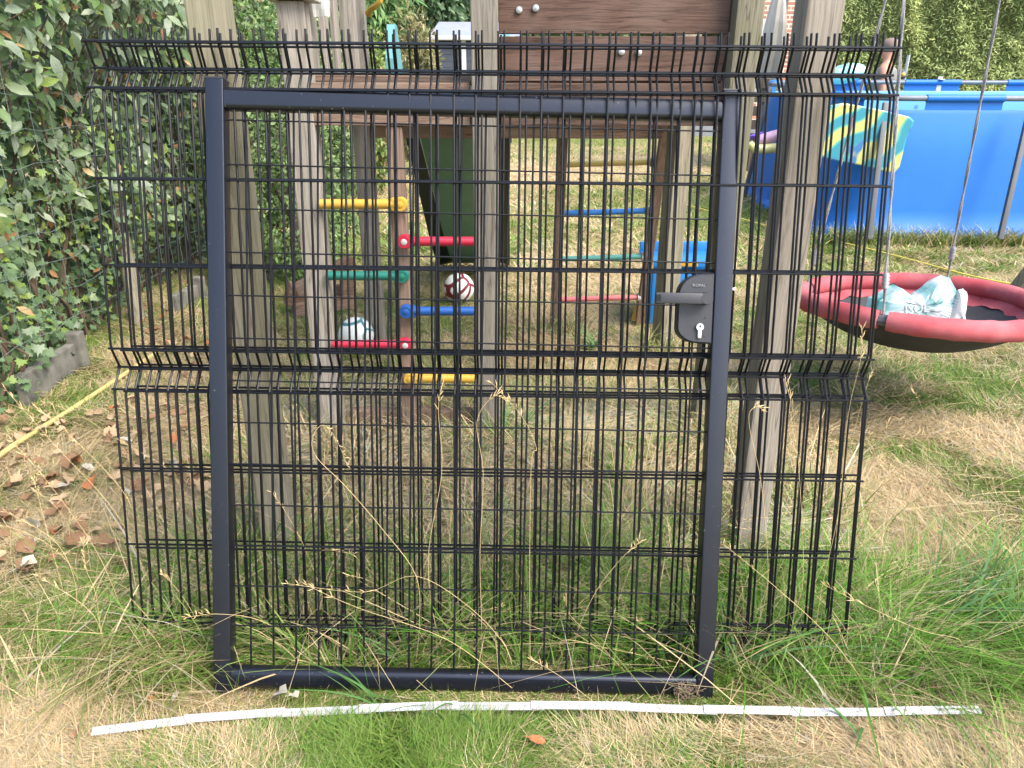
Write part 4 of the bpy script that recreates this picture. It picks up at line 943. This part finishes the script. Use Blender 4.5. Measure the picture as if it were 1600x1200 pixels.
# ------------------------------------------------------------------ vine hedge on the left with fence, netting and edging
def hsurf(y, z):
    return -2.30 + .26*(vnoise(y, z, .42, 51)-.5) + .30*(vnoise(y, z, 1.1, 52)-.5) + .30*sstep(.9, 2.3, z) - .10*sstep(4.4, 5.2, y)*(1-sstep(1., 1.8, z)) - .22*(1-sstep(.1, .6, z))*sstep(3.6, 4.6, y)
hedge = thing('vine_hedge', 'tall hedge of mixed climbers and ivy along the left side', 'hedge', loc=(-2.5, 4.2, 0))
HL = np.array((-2.5, 4.2, 0))
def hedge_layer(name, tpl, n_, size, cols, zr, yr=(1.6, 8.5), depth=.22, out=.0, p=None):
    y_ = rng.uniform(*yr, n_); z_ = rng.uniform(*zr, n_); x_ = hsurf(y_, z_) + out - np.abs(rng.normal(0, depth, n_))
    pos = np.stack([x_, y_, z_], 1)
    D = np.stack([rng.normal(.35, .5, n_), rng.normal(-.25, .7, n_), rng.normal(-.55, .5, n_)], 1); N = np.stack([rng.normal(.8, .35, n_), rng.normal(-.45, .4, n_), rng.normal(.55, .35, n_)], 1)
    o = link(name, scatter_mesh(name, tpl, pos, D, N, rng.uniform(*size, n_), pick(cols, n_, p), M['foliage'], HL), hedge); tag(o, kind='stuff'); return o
GG = [(.15, .225, .095), (.21, .275, .15), (.09, .155, .05), (.25, .33, .08), (.30, .35, .24)]
hedge_layer('broad_foliage', LANCE, 17000, (.035, .115), GG, (.55, 3.0), p=[.28, .28, .2, .1, .14])
hedge_layer('ivy_foliage', LOBED, 15000, (.022, .062), [(.115, .19, .085), (.15, .23, .11), (.20, .29, .06), (.085, .14, .055)], (.02, 1.45), p=[.35, .3, .15, .2])
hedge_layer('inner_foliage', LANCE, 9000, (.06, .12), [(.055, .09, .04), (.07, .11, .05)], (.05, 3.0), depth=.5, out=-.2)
hedge_layer('young_foliage', LOBED, 900, (.025, .05), [(.17, .26, .05), (.22, .30, .06), (.15, .23, .05)], (.3, 2.6), depth=.05, out=.02)
hedge_layer('withered_foliage', LANCE, 420, (.05, .09), [(.30, .16, .07), (.22, .10, .04), (.38, .26, .12)], (.3, 2.6), depth=.06, out=.01)
# stems
sm = MB()
for k in range(120):
    y_ = random.uniform(2.2, 7.5); z_ = 0; pts = []
    for j in range(8):
        pts.append((float(hsurf(y_, z_))-random.uniform(.0, .14)+2.5, y_-4.2, z_)); y_ += random.gauss(0, .09); z_ += random.uniform(.15, .38)
    sm.tube(pts, [.008-.0008*j for j in range(8)], 5, caps=False)
tag(sm.build('stems', M['stem'], hedge, True), kind='stuff')
# the leaves that show largest, one object each
lm1 = leafmat('broad hedge leaf', False, .48, .22, [(0, (.085, .13, .06)), (.45, (.13, .18, .105)), (.8, (.185, .23, .165)), (1, (.19, .27, .06))])
lm2 = leafmat('ivy hedge leaf', False, .4, .22, [(0, (.08, .135, .065)), (.55, (.125, .185, .095)), (.85, (.15, .225, .065)), (1, (.19, .28, .06))])
def leaf_me(name, tpl, m, bend):
    V, T_ = tpl; V = V.copy(); V[:, 2] += -bend*V[:, 1]**2; return np_mesh(name, V, T_, m, None, False)
lv = [leaf_me('leaf', LANCE, lm1, b_) for b_ in (.05, .2, .35)]; iv = [leaf_me('leaf', LOBED, lm2, b_) for b_ in (.05, .25)]
cnt = 0
while cnt < 290:
    y_ = random.uniform(2.7, 4.9); big = random.random() < .6
    z_ = random.uniform(.75, 2.35) if big else random.uniform(.10, 1.15)
    x_ = float(hsurf(y_, z_))+random.uniform(-.02, .05)
    D = np.array([[random.gauss(.4, .35), random.gauss(-.2, .6), random.gauss(-.6, .4)]]); N = np.array([[random.gauss(.8, .25), random.gauss(-.5, .3), random.gauss(.55, .3)]])
    a, b, c = frames(D, N); s_ = random.uniform(.075, .12) if big else random.uniform(.042, .068)
    m4 = Matrix(((a[0][0]*s_, b[0][0]*s_, c[0][0]*s_, x_+2.5), (a[0][1]*s_, b[0][1]*s_, c[0][1]*s_, y_-4.2), (a[0][2]*s_, b[0][2]*s_, c[0][2]*s_, z_), (0, 0, 0, 1)))
    link('leaf', random.choice(lv if big else iv), hedge, m4); cnt += 1
# privet bush further back on the left
def shrub(name, label, cat_, base, cen, rad, n_, size, cols, tpl=LANCE, p=None, mat=None, shell=.75, droop=-.2, trunk=True, noise_amp=.35):
    t = thing(name, label, cat_, loc=base)
    v = unit(rng.normal(0, 1, (n_, 3))); rr = shell + (1-shell)*rng.random(n_)**.6
    nzv = 1 + noise_amp*(vnoise(v[:, 0]*3+v[:, 2]*2, v[:, 1]*3-v[:, 2], .6, 61)-.5)*1.6
    pos = np.array(cen) + v*np.array(rad)*(rr*nzv)[:, None]; pos[:, 2] = np.maximum(pos[:, 2], base[2]+.03)
    D = v*.7 + rng.normal(0, .55, (n_, 3)) + np.array([0, 0, droop]); N = v + rng.normal(0, .45, (n_, 3)) + np.array([0, -.3, .4])
    o = link('crown', scatter_mesh('crown', tpl, pos, D, N, rng.uniform(*size, n_), pick(cols, n_, p, .5), mat or M['foliage'], base), t)
    if trunk:
        mb = MB(); h_ = cen[2]-base[2]
        mb.tube([(0, 0, -.05), (.02, 0, h_*.5), ((cen[0]-base[0])*.8, (cen[1]-base[1])*.8, h_*1.1)], [.03+.02*rad[0], .03+.012*rad[0], .012], 8)
        for k in range(6):
            a = k*1.05; mb.tube([(.01, 0, h_*.45), (math.cos(a)*rad[0]*.35, math.sin(a)*rad[1]*.35, h_*.9), (math.cos(a)*rad[0]*.6, math.sin(a)*rad[1]*.6, h_*1.2)], [.014+.008*rad[0], .012, .005], 6)
        mb.build('trunk', M['bark'], t, True)
    return t
shrub('privet_bush', 'small leaved green bush behind the left ladder', 'bush', (-1.75, 5.9, 0), (-1.72, 5.9, .95), (.55, .75, 1.02), 15000, (.03, .055), [(.10, .18, .05), (.15, .23, .075), (.08, .13, .04), (.24, .31, .12)], p=[.35, .3, .25, .1])
# fence post, netting
fp = P(158, 140, 4.55)
o = MB().tube([(-2.38, 4.5, -.05), (-2.39, 4.53, .8), (-2.42, 4.56, 1.7)], [.045, .043, .042], 12).build('fence_post', M['post_green'], None, True); tag(o, 'round weathered fence post in the left hedge', 'fence post')
net = thing('wire_netting', 'thin green wire netting stretched in front of the left hedge', 'netting', loc=(-2.2, 4.2, 0))
M['net'] = paint('netting wire', (.12, .17, .15), rough=.5)
for k in range(9):
    z_ = .30+k*.15; pts = [(.0+.012*math.sin(i*1.7+k)-.06*i/24, -1.5+i*.14, z_+.010*math.sin(i*2.2+k*1.3)) for i in range(25)]
    MB().tube(pts, .0013, 4, caps=False).build('net_wire', M['net'], net, True)
for k in range(22):
    y_ = -1.5+k*.15; MB().tube([(.008*math.sin(k)-.06*k/22, y_, .28), (-.06*k/22, y_+.012*math.sin(k*2.1), .9), (-.06*k/22, y_, 1.52)], .0012, 4, caps=False).build('net_wire', M['net'], net, True)
# concrete edging
def edging(base, ang, L, h, label, stake=True):
    t = thing('concrete_edging', label, 'edging', loc=base, rot=(0, 0, ang), group='concrete edging along the hedge')
    MB().box((0, 0, h/2-.03), (L, .045, h+.06), ch=.006).build('board', M['concrete'], t)
    MB().box((0, -.004, h+.06+.004), (L*.98, .04, .115), Euler((.10, 0, 0)), ch=.006).build('board', M['concrete'], t) if False else None
    if stake: MB().box((L/2+.035, -.01, h/2+.0), (.065, .07, h+.10), ch=.008).build('stake', M['concrete'], t)
a, b = G(55, 628), G(118, 584)
edging(((a.x+b.x)/2-.02, (a.y+b.y)/2, 0), math.atan2(b.y-a.y, b.x-a.x), (b-a).length+.1, .15, 'grey concrete edging board with stake at the foot of the ivy')
edging((-2.24, 4.9, 0), R(84), .3, .11, 'grey concrete edging seen through the left end of the panels')
edging((-1.95, 5.5, 0), R(70), .5, .14, 'short concrete edging piece behind the left gate stile', False)

# ------------------------------------------------------------------ conifer hedge, trees and shrubs further away
ch_ = thing('conifer_hedge', 'high yellowish green conifer hedge behind the pool', 'hedge', loc=(8, 12.8, 0))
n_ = 95000
x_ = rng.uniform(4.9, 12.5, n_); z_ = rng.uniform(0, 4.6, n_)
cl = vnoise(x_, z_, .55, 71)*.45 + vnoise(x_, z_, .2, 72)*.25
y_ = 12.75 - cl + np.abs(rng.normal(0, .07, n_)); left_end = rng.random(n_) < .08
yl = 12.4+rng.random(n_)*1.2; x_ = np.where(left_end, 4.9-.3*vnoise(yl, z_, .4, 73), x_); y_ = np.where(left_end, yl, y_)
D = np.stack([rng.normal(-.35, .75, n_), rng.normal(-.75, .35, n_), rng.normal(-.05, .55, n_)], 1); N = np.stack([rng.normal(0, .35, n_), rng.normal(-.5, .3, n_), rng.normal(.9, .3, n_)], 1)
tipn = sstep(.35, .75, cl)[:, None]
col = pick([(.27, .34, .13), (.33, .38, .15)], n_)*(1-tipn) + pick([(.42, .44, .14), (.32, .38, .13), (.48, .46, .18)], n_, [.4, .45, .15])*tipn
o = link('foliage', scatter_mesh('foliage', SPRIG, np.stack([x_, y_, z_], 1), D, N, rng.uniform(.055, .13, n_), col, M['needles'], (8, 12.8, 0)), ch_); tag(o, kind='stuff')
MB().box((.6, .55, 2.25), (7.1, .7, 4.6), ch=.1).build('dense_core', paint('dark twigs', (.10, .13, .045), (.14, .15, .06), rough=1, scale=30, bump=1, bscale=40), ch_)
CG = [(.09, .18, .06), (.13, .23, .08), (.18, .28, .10)]
shrub('conifer_tree', 'dark green feathery conifer beyond the tower, left of the shed', 'tree', (-2.35, 12.5, 0), (-2.3, 12.5, 2.9), (.75, .7, 1.6), 9000, (.12, .26), CG, SPRIG, mat=M['needles'], shell=.45, droop=-.5)
shrub('yellow_green_shrub', 'light green shrub with reddish dead leaves behind the back post', 'shrub', (-1.95, 9.8, 0), (-1.9, 9.8, 1.15), (.48, .5, .92), 5200, (.05, .10), [(.15, .22, .05), (.22, .27, .08), (.30, .20, .10), (.10, .16, .05)], p=[.4, .25, .12, .23])
shrub('straw_coloured_shrub', 'half dead straw coloured conifer shrub left of the grey shed', 'shrub', (-1.55, 12.0, 0), (-1.5, 12.0, 1.35), (.38, .4, 1.05), 4200, (.08, .16), [(.30, .25, .13), (.24, .23, .11), (.15, .17, .06)], SPRIG, mat=M['needles'])
shrub('dark_green_tree', 'dense dark green tree behind the shed roof', 'tree', (-3.0, 24, 0), (-2.9, 24, 4.2), (1.55, 1.3, 2.0), 6000, (.16, .30), [(.04, .085, .03), (.06, .115, .045), (.10, .17, .08)])
shrub('leafy_shrub', 'leafy green shrub between hedge and back post', 'shrub', (-3.0, 8.2, 0), (-2.8, 8.2, 1.5), (.75, 1.0, 1.5), 9000, (.06, .11), [(.08, .14, .035), (.12, .18, .05), (.06, .10, .03), (.28, .17, .07)], p=[.38, .28, .28, .06])
# far boundary of the garden
fh = thing('far_hedge', 'far green hedge closing the end of the garden', 'hedge', loc=(0, 34, 0))
n_ = 12000; x_ = rng.uniform(-26, 9.2, n_); z_ = rng.uniform(0, 5.5, n_); y_ = 33.5 - vnoise(x_, z_, 1.2, 81)*1.2 + np.abs(rng.normal(0, .2, n_))
link('foliage', scatter_mesh('foliage', LANCE, np.stack([x_, y_, z_], 1), rng.normal(0, 1, (n_, 3))+np.array([0, -.3, -.5]), rng.normal(0, .5, (n_, 3))+np.array([0, -.7, .6]), rng.uniform(.25, .5, n_), pick([(.05, .09, .03), (.08, .13, .04), (.11, .16, .06)], n_), M['foliage'], (0, 34, 0)), fh)
MB().box((-8.5, .4, 2.6), (35, .8, 5.3), ch=.1).build('dense_core', bpy.data.materials['dark twigs'], fh)

# ------------------------------------------------------------------ shed, house, terrace, parasol
def siding(name, c):
    m = paint(name, c, tuple(v*.8 for v in c), rough=.6); return m
shed = thing('garden_shed', 'dark blue grey shed with white trim and slate roof', 'shed', loc=(-1.4, 20.5, 0))
SX0 = P(681, 90, 20).x+1.4; SX1 = P(725, 90, 20).x+1.4; SZ = P(700, 62, 20).z; SR = P(700, 32, 22).z
m_sh = siding('shed boards', (.055, .065, .085))
for k in range(int(SZ/.15)):
    MB().box(((SX0+SX1)/2, -.5, .075+k*.15), (SX1-SX0-.10, .03, .143), Euler((.06, 0, 0)), ch=.003).build('wall_board', m_sh, shed)
for k in range(int(SZ/.15)):
    MB().box((SX1+.62, -.5+.0, .075+k*.15), (1.15, .03, .143), Euler((.06, 0, 0)), ch=.003).build('wall_board', m_sh, shed)
MB().box(((SX0+SX1)/2+.5, .75, SZ/2), (SX1-SX0+1.2, 2.4, SZ-.02)).build('wall', m_sh, shed)
MB().box((SX1, -.53, SZ/2), (.11, .07, SZ), ch=.004).build('corner_trim', M['white'], shed)
MB().box(((SX0+SX1)/2+.55, -.62, SZ+.03), (SX1-SX0+1.45, .13, .10), ch=.02).build('gutter', M['white'], shed)
rw = SX1-SX0+1.5
MB().add([((SX0-.12), -.66, SZ+.085), (SX0-.12+rw, -.66, SZ+.085), (SX0-.12+rw, 1.9, SR), (SX0-.12, 1.9, SR), ((SX0-.12), -.66, SZ+.05), (SX0-.12+rw, -.66, SZ+.05), (SX0-.12+rw, 1.9, SR-.05), (SX0-.12, 1.9, SR-.05)], [(0, 1, 2, 3), (7, 6, 5, 4), (0, 4, 5, 1), (1, 5, 6, 2), (2, 6, 7, 3), (3, 7, 4, 0)]).build('roof', paint('slate roof', (.20, .22, .27), (.26, .28, .33), rough=.6, scale=5), shed)
def brick_mat(name, c1, c2, mort):
    m, n, l, b = nt(name); tc = n.new('ShaderNodeTexCoord'); mp = n.new('ShaderNodeMapping'); mp.inputs['Rotation'].default_value = (math.pi/2, 0, 0); l.new(tc.outputs['Object'], mp.inputs['Vector'])
    br = n.new('ShaderNodeTexBrick'); br.inputs['Scale'].default_value = 1; br.inputs['Brick Width'].default_value = .42; br.inputs['Row Height'].default_value = .15; br.inputs['Mortar Size'].default_value = .028
    br.inputs['Color1'].default_value = (*c1, 1); br.inputs['Color2'].default_value = (*c2, 1); br.inputs['Mortar'].default_value = (*mort, 1); l.new(mp.outputs[0], br.inputs['Vector'])
    l.new(br.outputs['Color'], b.inputs['Base Color']); b.inputs['Roughness'].default_value = .9
    bp = n.new('ShaderNodeBump'); bp.inputs['Distance'].default_value = .02; bp.invert = True; l.new(br.outputs['Fac'], bp.inputs['Height']); l.new(bp.outputs[0], b.inputs['Normal']); return m
bk = brick_mat('red brick', (.42, .19, .12), (.32, .13, .10), (.55, .46, .38))
hs_ = thing('brick_house', 'red brick house seen between the right tower posts', 'house', loc=(13.5, 30, 0))
MB().box((.1, 2, 3.2), (10.2, 4, 6.4)).build('wall', bk, hs_)
MB().add([(-5.3, -.5, 6.4), (5.5, -.5, 6.4), (5.5, 4.5, 6.4), (-5.3, 4.5, 6.4), (-5.3, 2, 8.6), (5.5, 2, 8.6)], [(0, 1, 5, 4), (2, 3, 4, 5), (3, 0, 4), (1, 2, 5), (3, 2, 1, 0)]).build('roof', paint('clay roof tiles', (.30, .12, .08), rough=.8), hs_)
wx = P(1183, 60, 30).x-13.5; wd = MB().box((wx, -.03, 2.6), (.62, .08, 2.6), ch=.01).build('window', M['white'], hs_)
MB().box((wx-.02, -.075, 2.6), (.40, .02, 2.3)).build('pane', paint('window glass', (.35, .40, .42), rough=.1), wd)
MB().tube([(P(1226, 40, 29.8).x-13.5, -.1, 0), (P(1226, 40, 29.8).x-13.5, -.1, 6.3)], .07, 8).build('downpipe', M['leg'], hs_, True)
nb = thing('neighbour_house', 'pale brick house corner above the shed roof', 'house', loc=(-2.0, 40, 0))
MB().box((.6, 2, 3.6), (2.6, 4, 7.2)).build('wall', brick_mat('pale brick', (.40, .28, .22), (.33, .22, .18), (.5, .45, .4)), nb)
MB().add([(-.9, -.4, 7.2), (2.1, -.4, 7.2), (2.1, 4.4, 7.2), (-.9, 4.4, 7.2), (-.9, 2, 9), (2.1, 2, 9)], [(0, 1, 5, 4), (2, 3, 4, 5), (3, 0, 4), (1, 2, 5), (3, 2, 1, 0)]).build('roof', bpy.data.materials['clay roof tiles'], nb)
para = thing('parasol', 'folded cream parasol standing in front of the brick house', 'parasol', loc=(P(1207, 80, 15).x, 15, float(gz(4, 15))))
pf = MB(); prof = [(.07, 1.15), (.16, 1.22), (.15, 1.5), (.20, 1.95), (.17, 2.4), (.10, 2.9), (.04, 3.25)]; ks = 16; vs = []
for (r_, h_) in prof:
    for k in range(ks): f_ = 1+(.28 if k % 2 else -.18)*(1-(h_-1.15)/2.3); a = 2*math.pi*k/ks; vs.append((r_*f_*math.cos(a), r_*f_*math.sin(a), h_))
pf.add(vs, [(j*ks+i, j*ks+(i+1) % ks, (j+1)*ks+(i+1) % ks, (j+1)*ks+i) for j in range(len(prof)-1) for i in range(ks)]); pf.build('canopy', paint('cream canvas', (.50, .47, .42), (.42, .39, .35), rough=.9, scale=4), para, False)
MB().tube([(0, 0, 0), (0, 0, 3.3)], .025, 10).build('pole', M['post'], para, True)
MB().lathe([(.3, 0), (.3, .06), (.06, .1)], 20, 'Z').build('base', M['concrete'], para, True)
xx = P(1183, 120, 13).x
o = thing('garden_bench', 'dark weathered wooden bench back behind the right tower post', 'bench', loc=(xx, 13.0, float(gz(4, 13))))
for k, dx in enumerate((-.10, .14)): MB().box((dx, 0, .75), (.07, .07, 1.5), Euler((.0, R(-2), 0)), ch=.006).build('upright', M['darkwood'], o)
for k in range(5): MB().box((.02, -.05, .5+k*.21), (.34, .03, .15), ch=.005).build('back_slat', M['darkwood'], o)
MB().box((.02, -.30, .42), (.36, .5, .04), ch=.005).build('seat', M['darkwood'], o)
for dx in (-.12, .15): MB().box((dx, -.5, .2), (.06, .06, .44), ch=.005).build('leg', M['darkwood'], o)
tr = thing('terrace_wall', 'low grey wall along the terrace at the end of the lawn', 'wall', loc=(6.0, 23, 0))
for k in range(4): MB().box((-1.5+k*1.22, 0, .28), (1.19, .08, .72), ch=.01).build('wall_panel', paint('grey terrace board', (.17, .18, .20), (.21, .22, .24), rough=.7) if k == 0 else bpy.data.materials['grey terrace board'], tr)
for k in range(2): MB().box((-3.9+k*1.22, 2.0, .25), (1.19, .08, .5), ch=.01).build('wall_panel', bpy.data.materials['grey terrace board'], tr)

# ------------------------------------------------------------------ hose, cord, leaves, stalks, clumps
def smooth_path(pts, k=6):
    out = []; n_ = len(pts)
    for i in range(n_-1):
        p0, p1, p2, p3 = pts[max(i-1, 0)], pts[i], pts[i+1], pts[min(i+2, n_-1)]
        for j in range(k):
            t = j/k; out.append(.5*((2*p1)+(p2-p0)*t+(2*p0-5*p1+4*p2-p3)*t*t+(3*p1-p0-3*p2+p3)*t**3))
    return out+[pts[-1]]
hz = [G(a, b) for a, b in ((-60, 772), (0, 722), (45, 690), (85, 662), (120, 638), (160, 612), (205, 584), (235, 563), (256, 548))]
hz = [Vector((p.x, p.y, float(gz(p.x, p.y))+.022)) for p in hz]
tag(MB().tube(smooth_path(hz), .0115, 10).build('garden_hose', M['hose'], None, True), 'yellow garden hose lying on the lawn by the left hedge', 'hose')
cd = [G(a, b) for a, b in ((930, 292), (955, 300), (1007, 320), (1080, 338), (1152, 352), (1200, 362), (1260, 373), (1330, 386), (1420, 408), (1470, 422), (1530, 437), (1620, 455))]
cd = [Vector((p.x, p.y, float(gz(p.x, p.y))+.035)) for p in cd]
tag(MB().tube(smooth_path(cd), .0075, 6).build('yellow_twine', M['cord'], None, True), 'thin yellow cord stretched over the lawn in front of the pool', 'cord')

# fallen leaves
dl = [paint('fallen leaf brown', (.23, .13, .065), (.15, .08, .04), rough=.8, scale=30), paint('fallen leaf tan', (.40, .29, .17), (.31, .21, .12), rough=.8, scale=30), paint('fallen leaf pale', (.40, .37, .30), (.30, .27, .21), rough=.8, scale=30), paint('fallen leaf orange', (.33, .125, .045), (.24, .09, .03), rough=.8, scale=30)]
def curled(seed, amt):
    r_ = random.Random(seed); V = LOBED[0].copy(); V[:, 0] *= r_.uniform(.55, .9); V[[2, 4, 12, 14], :2] = V[[2, 4, 12, 14], :2]*.72 + np.array([0, .09]); a = r_.uniform(.3, 1.3)*amt; V[:, 2] += a*V[:, 0]**2*2.2 + r_.uniform(-.7, .9)*amt*(V[:, 1]-.4)**2 + .12*amt*np.sin(V[:, 0]*9+seed)*np.cos(V[:, 1]*7); return V
lmesh = {(s_, c_): np_mesh('fallen_leaf', curled(s_, .6), LOBED[1], dl[c_], None, False) for s_ in range(5) for c_ in range(4)}
def fallen(px, py, size, ci, label, group='fallen leaves on the lawn'):
    g = G(px, py); o = link('fallen_leaf', lmesh[(random.randrange(5), ci)]); z_ = float(gz(g.x, g.y))+.034
    o.location = (g.x, g.y, z_); o.scale = (size,)*3; o.rotation_euler = (random.gauss(0, .3), random.gauss(0, .3), random.uniform(0, 6.28)); tag(o, label, 'leaf', group); return o
for a in [(240, 1113, .036, 3, 'orange brown fallen leaf just behind the left end of the ruler'), (280, 1090, .034, 2, 'pale fallen leaf between left gate foot and ruler'), (365, 1138, .024, 1, 'tan fallen leaf below the ruler left of centre'),
          (118, 1176, .038, 0, 'dark brown withered leaf at bottom left in the dry grass'), (450, 1088, .060, 2, 'large pale crumpled leaf in front of the bottom rail, left'), (468, 1098, .04, 2, 'small pale leaf touching the ruler below the crumpled one'),
          (850, 1192, .05, 3, 'orange leaf at the bottom picture edge near the middle'), (928, 1172, .016, 1, 'tiny tan leaf in the dry patch below the ruler'),
          (132, 742, .075, 2, 'whitish fallen leaf in the leaf litter left of the panels'), (208, 775, .06, 2, 'whitish fallen leaf at the left edge of the panels'), (105, 745, .10, 0, 'big brown heap-like leaf beside the whitish one'),
          (610, 716, .07, 3, 'orange leaf lying in the hay under the tower'), (1450, 925, .03, 3, 'reddish leaf in the long grass right of the panels'), (190, 862, .07, 0, 'brown leaf by the lower left edge of the panels'), (40, 868, .06, 2, 'grey white leaf at far left above the long grass')]:
    fallen(*a)
random.seed(23)
for k in range(165):
    t = random.random(); px, py = random.uniform(-5, 330), random.uniform(585, 900)
    if px > 200 and py > 800: continue
    if px < 150 and py < 640 or (px < 190 and py < 610): continue
    fallen(px, py, random.uniform(.05, .095), ci_ := random.choices([0, 1, 2, 3], [.46, .42, .06, .06])[0], '%s dry leaf lying %s' % (('dark brown', 'light tan', 'pale grey', 'orange brown')[ci_], 'behind the wires at the left panel end' if px > 195 else 'above the hose near the hedge foot' if py < 722-.69*px else 'just below the yellow hose, left of the panels' if py < 800-.4*px else 'in the open lawn at the far left' if px < 110 else 'beside the left edge of the panels'), 'scattered litter leaves')
for k in range(26):
    fallen(random.uniform(200, 330), random.uniform(430, 590), random.uniform(.05, .08), ci_ := random.choices([0, 1, 3], [.5, .35, .15])[0], '%s leaf on the ground behind the left panel ends near the hedge' % ('dark brown', 'light tan', '', 'orange brown')[ci_], 'litter leaves at the hedge foot')

# dry seed stalks
st = MB(); M['straw'] = paint('straw', (.50, .38, .19), (.42, .30, .14), rough=.7, scale=40)
def stalk(pts, r=.0008, head=True):
    pts = [Vector(p) for p in pts]; p0 = pts[0]; g0_ = float(gz(p0.x, p0.y))
    if p0.z > g0_+.03: pts = [Vector((p0.x+random.uniform(-.03, .03), p0.y+.03, g0_)), Vector((p0.x, p0.y+.01, (p0.z+g0_)/2))] + pts
    pts = smooth_path(pts, 5); n_ = len(pts)
    st.tube(pts, [r*(1-.5*i/n_) for i in range(n_)], 4, caps=False)
    if head:
        for i in range(int(n_*.80), n_):
            for s_ in range(2):
                d = Vector((random.gauss(0, .006), random.gauss(0, .006), random.gauss(.004, .006))); t = (pts[i]-pts[i-1]).normalized()*.012
                st.tube([pts[i], pts[i]+t*.5+d*.6, pts[i]+t+d], [.0003, .0012, .0002], 4, caps=False)
for Y_, tr_ in ((1.46, [(650, 900), (600, 830), (540, 760), (495, 715), (488, 685), (505, 664), (527, 690), (543, 728)]), (1.46, [(830, 725), (838, 700), (815, 650), (770, 600)]), (1.44, [(790, 1010), (735, 950), (650, 900), (570, 925), (450, 912)]), (1.40, [(800, 1075), (700, 1000), (560, 950), (480, 915)]),
                (1.47, [(1000, 1075), (930, 1000), (890, 960), (885, 930)]), (1.44, [(880, 1000), (960, 1015), (1080, 1040)]), (1.40, [(1370, 1095), (1300, 1000), (1215, 920), (1130, 850)]), (1.44, [(1300, 965), (1318, 1010), (1326, 1060)]), (1.45, [(1500, 1000), (1440, 985), (1350, 945), (1290, 915)]),
                (1.33, [(1050, 1170), (960, 1120), (880, 1060), (830, 1030)]), (1.60, [(190, 950), (150, 860), (80, 760), (20, 690)]), (1.62, [(230, 900), (180, 800), (90, 700), (10, 610)]), (1.60, [(215, 860), (200, 780), (120, 690), (60, 640)]), (1.55, [(100, 1000), (120, 930), (90, 850), (10, 800)]), (1.62, [(330, 900), (300, 800), (270, 740), (190, 690)]), (1.50, [(170, 1040), (145, 960), (60, 900)]), (1.50, [(160, 1010), (150, 930), (135, 890), (130, 850)]),
                (1.52, [(1255, 900), (1250, 760), (1240, 650), (1228, 600)]), (1.5, [(1310, 800), (1325, 650), (1345, 560), (1347, 515)]), (1.52, [(1200, 900), (1190, 760), (1170, 660), (1180, 636), (1192, 640)]), (1.46, [(750, 860), (755, 740), (745, 660), (770, 620), (790, 625)]), (1.48, [(670, 860), (690, 740), (685, 640), (692, 600)])):
    stalk([P(a, b, Y_+.01*i) for i, (a, b) in enumerate(tr_)])
for k in range(95):
    x_ = random.uniform(-1.5, 1.7); y_ = random.uniform(1.45, 2.3) if abs(x_) < .9 else random.uniform(1.4, 2.6)
    L = random.uniform(.18, .5); az = random.uniform(0, 6.28); ln = random.uniform(.2, .9); g0 = float(gz(x_, y_))
    stalk([(x_+math.cos(az)*L*ln*t*t, y_+math.sin(az)*L*ln*t*t*.5, g0+L*(t-.35*ln*t*t*t)) for t in (0, .3, .6, .85, 1)], .0008)
tag(st.build('seed_stalks', M['straw'], None, False), 'dry straw coloured seed stalks among the mesh panels', 'grass', kind='stuff')

# broad bladed grass clumps
def clump(px, py, n_, h, w, label, az=None, dry=.02, spread=.02):
    g = G(px, py); x_ = rng.normal(g.x, spread, n_); y_ = rng.normal(g.y, spread, n_)
    col = pick([(.075, .17, .045), (.10, .20, .07), (.06, .14, .035)], n_, None, .3)
    o = blades('grass_clump', x_, y_, rng.uniform(*h, n_), rng.uniform(*w, n_), rng.uniform(-3.1, 3.1, n_) if az is None else rng.normal(az, .55, n_), rng.uniform(.2, .9, n_), rng.uniform(.3, 1.1, n_), col, 6)
    tag(o, label, 'grass', 'broad bladed grass clumps')
clump(1150, 1040, 16, (.14, .30), (.006, .011), 'broad green grass clump beside the right gate stile')
clump(1500, 985, 34, (.14, .30), (.006, .011), 'large broad green grass clump at the right edge of the long grass', .2, spread=.06)
clump(640, 1030, 12, (.10, .22), (.006, .010), 'green broad grass behind the bottom rail, left of middle', 3.0)
clump(600, 1105, 9, (.08, .16), (.005, .009), 'green blades bent over the ruler in front of the bottom rail', 3.3)
clump(700, 1120, 5, (.10, .18), (.005, .009), 'few broad green blades lying below the ruler', 3.9)
clump(785, 705, 26, (.14, .30), (.006, .012), 'fresh green grass clump at the foot of the centre post')
clump(1035, 715, 20, (.10, .20), (.006, .010), 'fresh green grass clump left of the right gate stile under the tower')
clump(925, 545, 24, (.10, .22), (.008, .014), 'green grass clump at the foot of the rear ladder')
clump(780, 935, 16, (.12, .25), (.005, .009), 'green grass clump between gate and panels near the middle', 3.0)
clump(1350, 1150, 6, (.05, .10), (.006, .012), 'small broad leaved weed below the ruler at the right')
